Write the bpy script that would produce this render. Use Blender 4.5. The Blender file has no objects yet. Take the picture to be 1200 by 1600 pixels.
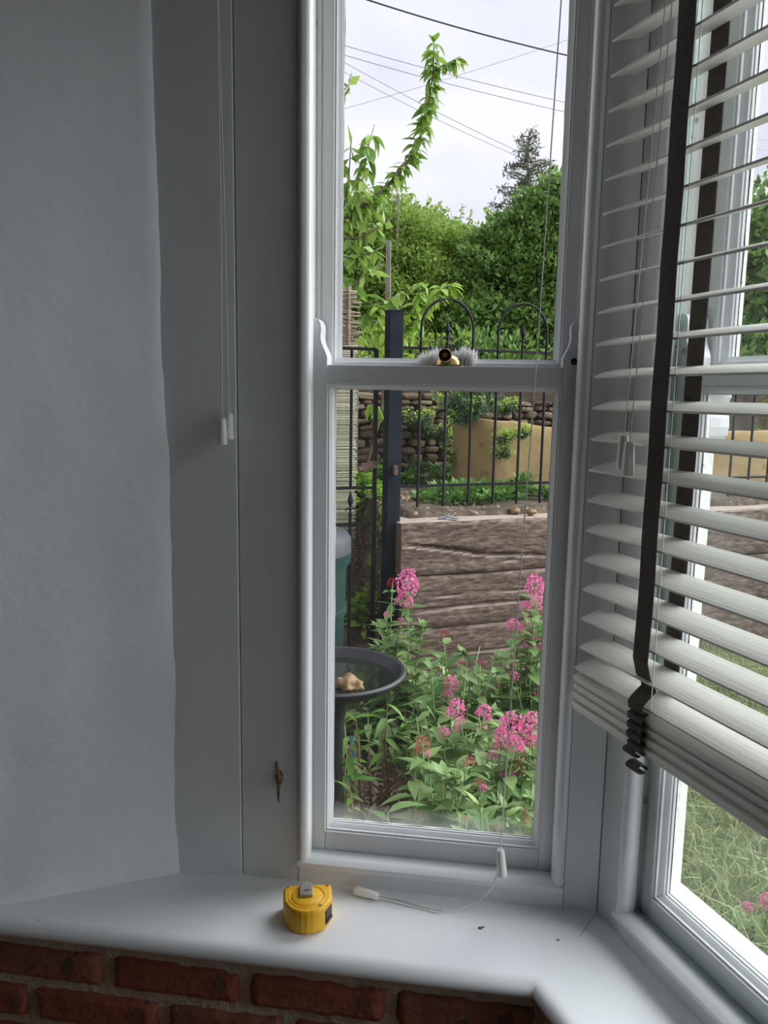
import bpy, bmesh, math, random
import numpy as np
from mathutils import Vector, Matrix, noise

S = bpy.context.scene
COL = S.collection
PI = math.pi

# ------------------------------------------------------------------ camera
F_PX, PITCH, YAW, ROLL = 1233.64, .148887, -.141733, .0161003
CAM = Vector((0, -1, .6823))
fw = Vector((math.sin(YAW) * math.cos(PITCH), math.cos(YAW) * math.cos(PITCH), -math.sin(PITCH)))
rt0 = Vector((math.cos(YAW), -math.sin(YAW), 0))
up0 = rt0.cross(fw)
RT = rt0 * math.cos(ROLL) + up0 * math.sin(ROLL)
UP = up0 * math.cos(ROLL) - rt0 * math.sin(ROLL)
cd = bpy.data.cameras.new('camera')
cam = bpy.data.objects.new('camera', cd)
COL.objects.link(cam)
cd.sensor_fit = 'HORIZONTAL'
cd.sensor_width = 36
cd.lens = F_PX / 1200 * 36
cd.clip_start = .01
cam.matrix_world = Matrix((RT, UP, -fw)).transposed().to_4x4()
cam.location = CAM
S.camera = cam

# ------------------------------------------------------------------ sky, sun, exposure
W = bpy.data.worlds.new('overcast_sky')
S.world = W
W.use_nodes = True
nt = W.node_tree
nt.nodes.clear()
tc = nt.nodes.new('ShaderNodeTexCoord')
mp = nt.nodes.new('ShaderNodeMapping')
mp.inputs['Scale'].default_value = (1.6, 1.6, 3.2)
nz = nt.nodes.new('ShaderNodeTexNoise')
nz.inputs['Scale'].default_value = 1.7
nz.inputs['Detail'].default_value = 5
rp = nt.nodes.new('ShaderNodeValToRGB')
rp.color_ramp.elements[0].position = .36
rp.color_ramp.elements[0].color = (.69, .685, .82, 1)
rp.color_ramp.elements[1].position = .62
rp.color_ramp.elements[1].color = (.90, .885, .96, 1)
bg = nt.nodes.new('ShaderNodeBackground')
bg.inputs['Strength'].default_value = 1.0
ow = nt.nodes.new('ShaderNodeOutputWorld')
for a_, b_ in ((tc.outputs['Generated'], mp.inputs['Vector']), (mp.outputs['Vector'], nz.inputs['Vector']),
               (nz.outputs['Fac'], rp.inputs['Fac']), (rp.outputs['Color'], bg.inputs['Color']),
               (bg.outputs['Background'], ow.inputs['Surface'])):
    nt.links.new(a_, b_)
sd = bpy.data.lights.new('veiled_sun', 'SUN')
sd.energy = 6.0
sd.angle = math.radians(75)
sd.color = (.98, .985, 1)
sun = bpy.data.objects.new('veiled_sun', sd)
COL.objects.link(sun)
sun.rotation_euler = Vector((-.80, -.26, -.53)).to_track_quat('-Z', 'Y').to_euler()
S.view_settings.view_transform = 'Standard'
S.view_settings.look = 'None'
S.view_settings.exposure = 0.32
S.view_settings.gamma = 1
S.view_settings.use_curve_mapping = False
S.cycles.use_denoising = True
S.cycles.max_bounces = 12
S.cycles.diffuse_bounces = 6
S.cycles.transparent_max_bounces = 16
S.cycles.caustics_reflective = False
S.cycles.caustics_refractive = False

# ------------------------------------------------------------------ measured frames
ANG = math.radians(28)
U2 = Vector((math.sin(ANG), -math.cos(ANG), 0))      # along the front window of the bay, towards the room
N2 = Vector((-math.cos(ANG), -math.sin(ANG), 0))     # its inward normal
K = Vector((.1541, 0, 0))                            # corner between the two windows, on the sill
E1, E2 = -N2, -U2                                    # along the sleepers / away from the house
O = Vector((-.40367, 2.67894, 0))                    # left end of the sleeper stack
GZ = -.72
ROT2 = math.atan2(U2.y, U2.x)
ROTG = math.atan2(E1.y, E1.x)


def ray(px, py):
    return RT * ((px - 600) / F_PX) - UP * ((py - 800) / F_PX) + fw


def at(px, py, n, c):
    d = ray(px, py)
    n = Vector(n)
    return CAM + d * ((c - n.dot(CAM)) / n.dot(d))


def aty(px, py, y):
    return at(px, py, (0, 1, 0), y)


def atz(px, py, z):
    return at(px, py, (0, 0, 1), z)


def atb(px, py, b):
    return at(px, py, E2, E2.dot(O) + b)


def G(a, b, z=0):
    return Vector((O.x, O.y, 0)) + E1 * a + E2 * b + Vector((0, 0, z))


def toab(P):
    d = P - O
    return d.dot(E1), d.dot(E2)


# ------------------------------------------------------------------ mesh helpers
class MB:
    def __init__(s):
        s.v, s.f = [], []

    def add(s, vs, fs):
        n = len(s.v)
        s.v += [tuple(v) for v in vs]
        s.f += [tuple(i + n for i in f) for f in fs]
        return s

    def box(s, x0, x1, y0, y1, z0, z1):
        v = [(x, y, z) for z in (z0, z1) for y in (y0, y1) for x in (x0, x1)]
        return s.add(v, [(0, 2, 3, 1), (4, 5, 7, 6), (0, 1, 5, 4), (2, 6, 7, 3), (0, 4, 6, 2), (1, 3, 7, 5)])

    def prism(s, prof, fn, t0, t1):
        """closed profile of 2d points swept from t0 to t1; fn(p, q, t) gives the point"""
        n = len(prof)
        v = [fn(p, q, t0) for p, q in prof] + [fn(p, q, t1) for p, q in prof]
        f = [(i, (i + 1) % n, n + (i + 1) % n, n + i) for i in range(n)]
        return s.add(v, f + [tuple(range(n))[::-1], tuple(range(n, 2 * n))])

    def tube(s, pts, r, n=6, cap=True):
        pts = [Vector(p) for p in pts]
        m = len(pts)
        rs = r if isinstance(r, (list, tuple)) else [r] * m
        vs, fs = [], []
        ref = None
        for i, p in enumerate(pts):
            t = (pts[min(i + 1, m - 1)] - pts[max(i - 1, 0)])
            t = t.normalized() if t.length > 1e-9 else Vector((0, 0, 1))
            if ref is None:
                ref = Vector((1, 0, 0)) if abs(t.x) < .8 else Vector((0, 1, 0))
            a = t.cross(ref).normalized()
            b = t.cross(a)
            ref = b.cross(t) if False else ref
            for k in range(n):
                w = 2 * PI * k / n
                vs.append(p + (a * math.cos(w) + b * math.sin(w)) * rs[i])
        for i in range(m - 1):
            for k in range(n):
                fs.append((i * n + k, i * n + (k + 1) % n, (i + 1) * n + (k + 1) % n, (i + 1) * n + k))
        if cap:
            fs += [tuple(range(n))[::-1], tuple(range((m - 1) * n, m * n))]
        return s.add(vs, fs)

    def lathe(s, prof, n=32, c=(0, 0, 0), M=None, closed=False):
        c = Vector(c)
        vs, fs = [], []
        for r, z in prof:
            for k in range(n):
                w = 2 * PI * k / n
                p = Vector((r * math.cos(w), r * math.sin(w), z))
                vs.append((M @ p if M else p) + c)
        m = len(prof)
        for i in range(m if closed else m - 1):
            j = (i + 1) % m
            for k in range(n):
                fs.append((i * n + k, i * n + (k + 1) % n, j * n + (k + 1) % n, j * n + k))
        if not closed:
            fs += [tuple(range(n))[::-1], tuple(range((m - 1) * n, m * n))]
        return s.add(vs, fs)

    def ribbon(s, pts, wv, th, nv):
        """flat strip along pts: width vector wv (per point or one), thickness th along nv"""
        n = len(pts)
        vs, fs = [], []
        for i, p in enumerate(pts):
            p = Vector(p)
            nn = Vector(nv[i] if isinstance(nv, list) else nv) * th / 2
            w = Vector(wv) / 2
            vs += [p - w - nn, p + w - nn, p + w + nn, p - w + nn]
        for i in range(n - 1):
            for k in range(4):
                fs.append((i * 4 + k, i * 4 + (k + 1) % 4, i * 4 + 4 + (k + 1) % 4, i * 4 + 4 + k))
        fs += [(3, 2, 1, 0), tuple(range(4 * n - 4, 4 * n))]
        return s.add(vs, fs)

    def mesh(s, name):
        me = bpy.data.meshes.new(name)
        me.from_pydata(s.v, [], s.f)
        bm = bmesh.new()
        bm.from_mesh(me)
        bmesh.ops.recalc_face_normals(bm, faces=bm.faces)
        bm.to_mesh(me)
        bm.free()
        return me

    def build(s, name, mat, parent=None, smooth=False, bevel=0, loc=None):
        return link(name, s.mesh(name), mat, parent, smooth, bevel, loc)


def link(name, me, mat, parent=None, smooth=False, bevel=0, loc=None):
    if mat is not None and not me.materials:
        me.materials.append(mat)
    if smooth:
        me.polygons.foreach_set('use_smooth', [True] * len(me.polygons))
        if smooth == 'auto':
            try:
                me.set_sharp_from_angle(angle=math.radians(38))
            except Exception:
                pass
    o = bpy.data.objects.new(name, me)
    COL.objects.link(o)
    if parent:
        o.parent = parent
    if loc is not None:
        o.location = loc
    if bevel:
        m = o.modifiers.new('bevel', 'BEVEL')
        m.width = bevel
        m.segments = 2
        m.limit_method = 'ANGLE'
        m.angle_limit = math.radians(40)
    return o


def tag(o, label=None, cat=None, group=None, kind=None):
    for k_, v_ in (('label', label), ('category', cat), ('group', group), ('kind', kind)):
        if v_:
            o[k_] = v_
    return o


def thing(name, label, cat, loc=(0, 0, 0), rz=0, group=None, kind=None):
    o = bpy.data.objects.new(name, None)
    o.empty_display_size = .05
    COL.objects.link(o)
    o.location = loc
    o.rotation_euler = (0, 0, rz)
    return tag(o, label, cat, group, kind)


def mesh_np(name, verts, faces):
    """numpy verts (n,3) and faces (m,k)"""
    me = bpy.data.meshes.new(name)
    k = faces.shape[1]
    me.vertices.add(len(verts))
    me.vertices.foreach_set('co', np.asarray(verts, np.float32).ravel())
    me.loops.add(faces.size)
    me.loops.foreach_set('vertex_index', faces.astype(np.int32).ravel())
    me.polygons.add(len(faces))
    me.polygons.foreach_set('loop_start', np.arange(0, faces.size, k, dtype=np.int32))
    me.polygons.foreach_set('loop_total', np.full(len(faces), k, np.int32))
    me.update(calc_edges=True)
    me.validate()
    return me


def blob(name, mat, r, seed, parent=None, loc=None, rough=.25, sub=3, sc=(1, 1, 1), f=1.6):
    """an irregular stone-like lump"""
    bm = bmesh.new()
    bmesh.ops.create_icosphere(bm, subdivisions=sub, radius=1)
    for v in bm.verts:
        d = 1 + rough * noise.noise(v.co * f + Vector((seed * 3.1, seed, 0))) + rough * .4 * noise.noise(v.co * f * 3 + Vector((seed, 0, 7)))
        v.co = Vector((v.co.x * r * sc[0] * d, v.co.y * r * sc[1] * d, v.co.z * r * sc[2] * d))
    me = bpy.data.meshes.new(name)
    bm.to_mesh(me)
    bm.free()
    return link(name, me, mat, parent, True, 0, loc)


# ------------------------------------------------------------------ materials
def new_mat(name):
    m = bpy.data.materials.new(name)
    m.use_nodes = True
    n = m.node_tree
    b = n.nodes['Principled BSDF']
    return m, n, b


def nd(n, t, **kw):
    x = n.nodes.new(t)
    for k_, v_ in kw.items():
        if k_ in x.inputs:
            x.inputs[k_].default_value = v_
        else:
            setattr(x, k_, v_)
    return x


def surf(name, c1, c2=None, scale=8, rough=.5, bump=0, bscale=60, metal=0, stretch=None, spec=.5, ramp=(.35, .65), detail=4, spots=None):
    m, n, b = new_mat(name)
    b.inputs['Roughness'].default_value = rough
    b.inputs['Metallic'].default_value = metal
    b.inputs['Specular IOR Level'].default_value = spec
    t = nd(n, 'ShaderNodeTexCoord')
    vec = t.outputs['Object']
    if stretch:
        mpn = nd(n, 'ShaderNodeMapping')
        mpn.inputs['Scale'].default_value = stretch
        n.links.new(vec, mpn.inputs['Vector'])
        vec = mpn.outputs['Vector']
    if c2 is None:
        b.inputs['Base Color'].default_value = (*c1, 1)
        colout = None
    else:
        q = nd(n, 'ShaderNodeTexNoise', Scale=scale, Detail=detail)
        n.links.new(vec, q.inputs['Vector'])
        r = nd(n, 'ShaderNodeValToRGB')
        r.color_ramp.elements[0].position, r.color_ramp.elements[1].position = ramp
        r.color_ramp.elements[0].color = (*c1, 1)
        r.color_ramp.elements[1].color = (*c2, 1)
        n.links.new(q.outputs['Fac'], r.inputs['Fac'])
        colout = r.outputs['Color']
        n.links.new(colout, b.inputs['Base Color'])
    if spots:
        sc_, thr, colr = spots
        q3 = nd(n, 'ShaderNodeTexNoise', Scale=sc_, Detail=3)
        n.links.new(t.outputs['Object'], q3.inputs['Vector'])
        r3 = nd(n, 'ShaderNodeValToRGB')
        r3.color_ramp.elements[0].position, r3.color_ramp.elements[1].position = thr, thr + .03
        r3.color_ramp.elements[0].color = (0, 0, 0, 1)
        r3.color_ramp.elements[1].color = (1, 1, 1, 1)
        mx = nd(n, 'ShaderNodeMix', data_type='RGBA')
        n.links.new(q3.outputs['Fac'], r3.inputs['Fac'])
        n.links.new(r3.outputs['Color'], mx.inputs['Factor'])
        if colout:
            n.links.new(colout, mx.inputs['A'])
        else:
            mx.inputs['A'].default_value = (*c1, 1)
        mx.inputs['B'].default_value = (*colr, 1)
        n.links.new(mx.outputs['Result'], b.inputs['Base Color'])
    if bump:
        q2 = nd(n, 'ShaderNodeTexNoise', Scale=bscale, Detail=5)
        n.links.new(vec, q2.inputs['Vector'])
        bp = nd(n, 'ShaderNodeBump', Strength=bump, Distance=.01)
        n.links.new(q2.outputs['Fac'], bp.inputs['Height'])
        n.links.new(bp.outputs['Normal'], b.inputs['Normal'])
    return m


def leafmat(name, c1, c2, trans=.35, rough=.45, veins=False):
    m, n, b = new_mat(name)
    g = nd(n, 'ShaderNodeNewGeometry')
    oi = nd(n, 'ShaderNodeObjectInfo')
    ad = nd(n, 'ShaderNodeMath', operation='ADD')
    fr = nd(n, 'ShaderNodeMath', operation='FRACT')
    n.links.new(g.outputs['Random Per Island'], ad.inputs[0])
    n.links.new(oi.outputs['Random'], ad.inputs[1])
    n.links.new(ad.outputs[0], fr.inputs[0])
    r = nd(n, 'ShaderNodeValToRGB')
    r.color_ramp.elements[0].color = (*c1, 1)
    r.color_ramp.elements[1].color = (*c2, 1)
    n.links.new(fr.outputs[0], r.inputs['Fac'])
    b.inputs['Roughness'].default_value = rough
    b.inputs['Specular IOR Level'].default_value = .35
    n.links.new(r.outputs['Color'], b.inputs['Base Color'])
    tr = nd(n, 'ShaderNodeBsdfTranslucent')
    n.links.new(r.outputs['Color'], tr.inputs['Color'])
    mx = nd(n, 'ShaderNodeMixShader')
    mx.inputs[0].default_value = trans
    n.links.new(b.outputs[0], mx.inputs[1])
    n.links.new(tr.outputs[0], mx.inputs[2])
    n.links.new(mx.outputs[0], n.nodes['Material Output'].inputs['Surface'])
    return m


def glassmat(name, tint=(1, 1, 1), dirt_z=None, haze=.0, refl=1.0):
    m, n, b = new_mat(name)
    n.nodes.remove(b)
    tp = nd(n, 'ShaderNodeBsdfTransparent')
    tp.inputs['Color'].default_value = (*tint, 1)
    gl = nd(n, 'ShaderNodeBsdfGlossy', Roughness=.01)
    lw = nd(n, 'ShaderNodeLayerWeight', Blend=.5)
    pw = nd(n, 'ShaderNodeMath', operation='POWER')
    pw.inputs[1].default_value = 5
    n.links.new(lw.outputs['Facing'], pw.inputs[0])
    ml = nd(n, 'ShaderNodeMath', operation='MULTIPLY_ADD')
    ml.inputs[1].default_value = .96 * min(1, refl)
    ml.inputs[2].default_value = .022 * refl
    n.links.new(pw.outputs[0], ml.inputs[0])
    mx = nd(n, 'ShaderNodeMixShader')
    n.links.new(ml.outputs[0], mx.inputs[0])
    n.links.new(tp.outputs[0], mx.inputs[1])
    n.links.new(gl.outputs[0], mx.inputs[2])
    out = mx.outputs[0]
    if dirt_z is not None:
        # grime on the pane: thicker towards its bottom edge, streaky
        t = nd(n, 'ShaderNodeTexCoord')
        sp = nd(n, 'ShaderNodeSeparateXYZ')
        n.links.new(t.outputs['Object'], sp.inputs[0])
        mr = nd(n, 'ShaderNodeMapRange')
        mr.inputs['From Min'].default_value = dirt_z + .028
        mr.inputs['From Max'].default_value = dirt_z
        mr.inputs['To Min'].default_value = haze
        mr.inputs['To Max'].default_value = .30
        n.links.new(sp.outputs['Z'], mr.inputs['Value'])
        q = nd(n, 'ShaderNodeTexNoise', Scale=22, Detail=6)
        n.links.new(t.outputs['Object'], q.inputs['Vector'])
        m2 = nd(n, 'ShaderNodeMath', operation='MULTIPLY')
        n.links.new(mr.outputs[0], m2.inputs[0])
        n.links.new(q.outputs['Fac'], m2.inputs[1])
        df = nd(n, 'ShaderNodeBsdfTranslucent')
        df.inputs['Color'].default_value = (.6, .64, .6, 1)
        mx2 = nd(n, 'ShaderNodeMixShader')
        n.links.new(m2.outputs[0], mx2.inputs[0])
        n.links.new(out, mx2.inputs[1])
        n.links.new(df.outputs[0], mx2.inputs[2])
        out = mx2.outputs[0]
    n.links.new(out, n.nodes['Material Output'].inputs['Surface'])
    return m


M = {}
M['plaster'] = surf('painted_plaster', (.74, .757, .782), (.80, .817, .842), 3, .55, .18, 30)
M['board'] = surf('painted_board', (.68, .70, .712), (.74, .76, .772), 5, .42, .12, 18, stretch=(1, 1, .25))
M['gloss'] = surf('white_gloss_paint', (.77, .785, .80), (.83, .845, .86), 6, .28, .06, 40)
M['sill'] = surf('white_sill_paint', (.79, .805, .83), (.84, .855, .88), 4, .3, .05, 25, spots=(70, .745, (.45, .40, .33)))
M['oldpaint'] = surf('chipped_cream_paint', (.80, .79, .73), (.88, .87, .82), 20, .5, .3, 60, spots=(45, .68, (.42, .33, .26)))
M['putty'] = surf('old_putty', (.62, .60, .56), (.74, .72, .68), 40, .7, .4, 90, spots=(60, .66, (.12, .11, .10)))
M['dark_gap'] = surf('flat_dark', (.03, .028, .03), None, rough=.9)
M['glass'] = glassmat('window_glass', (.97, .985, .98), .076, .012)
M['glass_clean'] = glassmat('clear_glass', (.97, .985, .98))
M['edge_glass'] = glassmat('green_glass_edge', (.90, .955, .94), refl=1.0)
M['brick'] = surf('red_brick', (.23, .058, .030), (.33, .10, .055), 14, .85, .5, 60, spots=(26, .62, (.16, .06, .045)))
M['brick2'] = surf('worn_brick', (.19, .07, .04), (.30, .115, .06), 18, .85, .5, 60, spots=(30, .60, (.10, .06, .05)))
M['mortar'] = surf('lime_mortar', (.44, .33, .25), (.58, .45, .35), 25, .9, .6, 80)
M['slat'] = surf('cream_wood_slat', (.70, .685, .645), (.76, .745, .70), 6, .38, .10, 14, stretch=(.6, 30, 30))
M['tape'] = surf('dark_brown_fabric_tape', (.060, .048, .043), (.085, .068, .062), 300, .85, .3, 500)
M['cordw'] = surf('white_cord', (.80, .78, .74), None, rough=.7)
M['tassel'] = surf('ivory_plastic', (.84, .83, .80), None, rough=.35)
M['yellow'] = surf('yellow_plastic', (.78, .42, .012), (.83, .46, .018), 30, .38, .05, 200, spots=(90, .70, (.50, .26, .02)))
M['black'] = surf('black_plastic', (.012, .012, .014), None, rough=.4)
M['steel'] = surf('worn_steel', (.42, .40, .37), (.55, .53, .50), 40, .38, .1, 200, metal=.9)
M['brass'] = surf('aged_brass', (.62, .42, .17), (.72, .52, .24), 30, .35, .1, 100, metal=.85)
M['bronze'] = surf('rusted_bronze', (.10, .055, .03), (.30, .19, .11), 120, .6, .5, 200, metal=.5)
M['fluff'] = leafmat('white_fibre', (.92, .91, .91), (.97, .96, .96), .65, .9)
M['iron'] = surf('black_painted_iron', (.007, .008, .010), (.013, .014, .017), 30, .5, .15, 120, spec=.2)
M['navy'] = surf('dark_navy_steel', (.006, .009, .016), (.010, .014, .023), 12, .6, .1, 80, spec=.2)
M['rust'] = surf('rusty_latch', (.05, .05, .055), (.16, .07, .04), 60, .6, .3, 90)
M['soil'] = surf('garden_soil', (.050, .034, .022), (.135, .098, .066), 14, .95, .9, 30, detail=8, spots=(40, .64, (.30, .24, .17)))
M['lawn'] = surf('lawn_base', (.10, .13, .05), (.22, .24, .11), 16, .95, .5, 40)
M['chips'] = surf('bark_chips', (.28, .20, .13), (.42, .33, .22), 6, .9)
M['bath'] = surf('dark_grey_plastic', (.012, .0125, .015), (.019, .0195, .023), 20, .48, .05, 80)
M['buttgreen'] = surf('green_plastic', (.003, .026, .021), (.005, .036, .028), 8, .55, .05, 60, spec=.25)
M['buttlid'] = surf('grey_plastic_lid', (.032, .036, .042), (.048, .053, .06), 8, .55, spec=.3)
M['rock'] = surf('tan_rock', (.13, .08, .036), (.34, .23, .115), 40, .9, .6, 30)
M['beige'] = surf('ochre_render', (.33, .235, .10), (.43, .315, .15), 3.5, .9, .5, 18, spots=(9, .64, (.26, .19, .09)))  # ochre darkened throughout to hold the shade of the trees
M['stone'] = surf('brown_stone', (.10, .068, .042), (.25, .18, .115), 7, .95, .7, 22)
M['stone2'] = surf('pale_brown_stone', (.15, .11, .07), (.32, .245, .165), 7, .95, .7, 22)
M['stone3'] = surf('dark_mossy_stone', (.07, .055, .035), (.17, .135, .09), 7, .95, .7, 22)
M['wallcore'] = surf('earth_joint', (.045, .034, .025), (.09, .07, .05), 9, .98)
M['reed'] = surf('bleached_reed', (.20, .20, .13), (.36, .35, .25), 3, .85, .2, 60, stretch=(1, 1, 40))
M['wicker'] = surf('brown_wicker', (.12, .09, .06), (.23, .185, .13), 3, .85, .2, 60, stretch=(1, 1, 40))
M['greywood'] = surf('weathered_grey_wood', (.17, .15, .12), (.29, .26, .22), 4, .9, .4, 30, stretch=(6, 6, 1))
M['bark'] = surf('branch_bark', (.12, .09, .065), (.20, .155, .11), 20, .9, .4, 50)
M['slate'] = surf('blue_grey_slate', (.16, .18, .21), (.25, .27, .30), 12, .7, .2, 40)
M['cable'] = surf('black_cable', (.02, .02, .022), None, rough=.6)
M['wire'] = surf('grey_wire', (.28, .28, .31), None, rough=.6)
M['hose'] = surf('teal_hose', (.03, .12, .14), (.05, .17, .19), 60, .45)
M['stemg'] = surf('green_stem', (.16, .26, .07), (.24, .33, .11), 10, .6)
M['stemb'] = surf('brown_stem', (.14, .075, .045), (.22, .13, .08), 10, .7)
M['valerian'] = leafmat('valerian_leaf', (.095, .20, .055), (.28, .41, .15), .30, .45)
M['bright'] = leafmat('bright_leaf', (.22, .42, .05), (.40, .56, .10), .4)
M['peach'] = leafmat('fruit_tree_leaf', (.15, .30, .05), (.34, .48, .10), .4, .4)
M['hedge'] = leafmat('hedge_leaf', (.15, .28, .04), (.42, .54, .14), .42)
M['hedge2'] = leafmat('dark_bush_leaf', (.075, .17, .035), (.29, .45, .12), .38, .38)
M['conifer'] = leafmat('conifer_needle', (.08, .11, .06), (.15, .17, .10), .2)
M['euphorb'] = leafmat('spurge_leaf', (.06, .13, .065), (.12, .21, .10), .2)
M['lime'] = leafmat('lime_bract', (.34, .52, .06), (.50, .66, .14), .35)
M['under'] = leafmat('undergrowth_leaf', (.07, .18, .03), (.18, .34, .07), .3)
M['grass'] = leafmat('grass_blade', (.15, .23, .07), (.42, .46, .22), .3)
M['pink'] = leafmat('pink_floret', (.68, .12, .33), (.92, .38, .62), .3, .6)
M['red'] = leafmat('crimson_bud', (.36, .02, .04), (.50, .05, .08), .2, .6)
M['dull'] = leafmat('faded_floret', (.42, .12, .09), (.60, .24, .20), .2, .7)


def water_mat():
    m, n, b = new_mat('dark_still_water')
    b.inputs['Base Color'].default_value = (.012, .016, .012, 1)
    b.inputs['Roughness'].default_value = .03
    b.inputs['IOR'].default_value = 1.33
    q = nd(n, 'ShaderNodeTexNoise', Scale=14, Detail=2)
    t = nd(n, 'ShaderNodeTexCoord')
    n.links.new(t.outputs['Object'], q.inputs['Vector'])
    bp = nd(n, 'ShaderNodeBump', Strength=.05, Distance=.02)
    n.links.new(q.outputs['Fac'], bp.inputs['Height'])
    n.links.new(bp.outputs['Normal'], b.inputs['Normal'])
    return m


def timber_mat():
    m, n, b = new_mat('weathered_sleeper')
    t = nd(n, 'ShaderNodeTexCoord')
    mpn = nd(n, 'ShaderNodeMapping')
    mpn.inputs['Scale'].default_value = (8, 24, 32)
    n.links.new(t.outputs['Object'], mpn.inputs['Vector'])
    q = nd(n, 'ShaderNodeTexNoise', Scale=2.2, Detail=9, Roughness=.65)
    n.links.new(mpn.outputs['Vector'], q.inputs['Vector'])
    r = nd(n, 'ShaderNodeValToRGB')
    e = r.color_ramp.elements
    e[0].position, e[0].color = .32, (.035, .024, .018, 1)
    e[1].position, e[1].color = .70, (.30, .22, .175, 1)
    k_ = e.new(.50)
    k_.color = (.145, .098, .074, 1)
    n.links.new(q.outputs['Fac'], r.inputs['Fac'])
    # paler colour on upward-facing sides
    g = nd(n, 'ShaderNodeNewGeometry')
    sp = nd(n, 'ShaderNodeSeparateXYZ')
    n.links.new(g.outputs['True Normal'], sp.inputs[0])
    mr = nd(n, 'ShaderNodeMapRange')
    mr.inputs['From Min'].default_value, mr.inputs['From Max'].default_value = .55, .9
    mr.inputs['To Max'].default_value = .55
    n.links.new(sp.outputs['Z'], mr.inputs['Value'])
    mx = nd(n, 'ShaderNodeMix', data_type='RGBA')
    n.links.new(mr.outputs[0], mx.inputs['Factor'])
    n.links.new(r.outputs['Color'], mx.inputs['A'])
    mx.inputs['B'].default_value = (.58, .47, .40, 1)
    n.links.new(mx.outputs['Result'], b.inputs['Base Color'])
    b.inputs['Roughness'].default_value = .9
    bp = nd(n, 'ShaderNodeBump', Strength=.6, Distance=.01)
    n.links.new(q.outputs['Fac'], bp.inputs['Height'])
    n.links.new(bp.outputs['Normal'], b.inputs['Normal'])
    return m


M['water'] = water_mat()
M['timber'] = timber_mat()

# ==================================================================== ROOM SHELL
ZF, ZC = -.60, 1.75
A0 = Vector((-.4253, -.0096, 0))                      # corner of splayed side wall and window boards
DL = N2                                               # side wall runs square to the front window
B0 = A0 + DL * 3.5
K2 = K + U2 * 1.30
D3 = Vector((math.cos(ROT2 - math.radians(62)), math.sin(ROT2 - math.radians(62)), 0))
E0 = K2 + D3 * .60
D0 = E0 + U2 * 1.7
L2 = (D0 - B0).dot(U2)
C0 = B0 + U2 * L2


ROOM = surf('room_wall_paint', (.20, .205, .21), (.25, .255, .26), 3, .6)  # unseen walls painted darker to cut the light bounced into the bay


def wall_slab(name, p, q, z0, z1, out, th=.12, mat=None, label=None):
    """thick wall whose room face runs p..q; out = outward direction"""
    mb = MB()
    o_ = Vector(out) * th
    pr = [p, q, q + o_, p + o_]
    mb.add([(v.x, v.y, z0) for v in pr] + [(v.x, v.y, z1) for v in pr],
           [(0, 1, 2, 3), (4, 5, 6, 7), (0, 1, 5, 4), (1, 2, 6, 5), (2, 3, 7, 6), (3, 0, 4, 7)])
    o = mb.build(name, mat or M['plaster'])
    return tag(o, label, 'wall', kind='structure')


# splayed plaster side wall: a gently uneven hand-trowelled grid
def plaster_wall():
    nu, nv = 60, 150
    perp = Vector((-DL.y, DL.x, 0))
    if perp.dot(Vector((1, 0, 0))) < 0:
        perp = -perp                                  # towards the room
    vs, fs = [], []
    for j in range(nv + 1):
        for i in range(nu + 1):
            s_ = .9 * i / nu
            z = -.02 + (ZC + .02) * j / nv
            p = A0 + DL * s_
            d = .0035 * noise.noise(Vector((s_ * 5, z * 3, 2))) + .0015 * noise.noise(Vector((s_ * 16, z * 9, 5)))
            if i == 0:
                p = p + Vector((.004 * noise.noise(Vector((z * 6, 0, 9))) + .0018 * noise.noise(Vector((z * 31, 0, 4))) - .012 * max(0, z - .2), 0, 0))
            p = p + perp * d
            vs.append((p.x, p.y, z))
    w = nu + 1
    for j in range(nv):
        for i in range(nu):
            fs.append((j * w + i, j * w + i + 1, (j + 1) * w + i + 1, (j + 1) * w + i))
    mb = MB()
    mb.add(vs, fs)
    q = A0 + DL * .9
    mb.add([(A0 - perp * .12 + Vector((0, 0, z))) for z in (-.02, ZC)] + [(q - perp * .12 + Vector((0, 0, z))) for z in (-.02, ZC)], [(0, 1, 3, 2)])
    o = mb.build('wall_left', M['plaster'], smooth=True)
    tag(o, 'uneven pale grey plastered side wall left of the window boards', 'wall', kind='structure')


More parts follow.
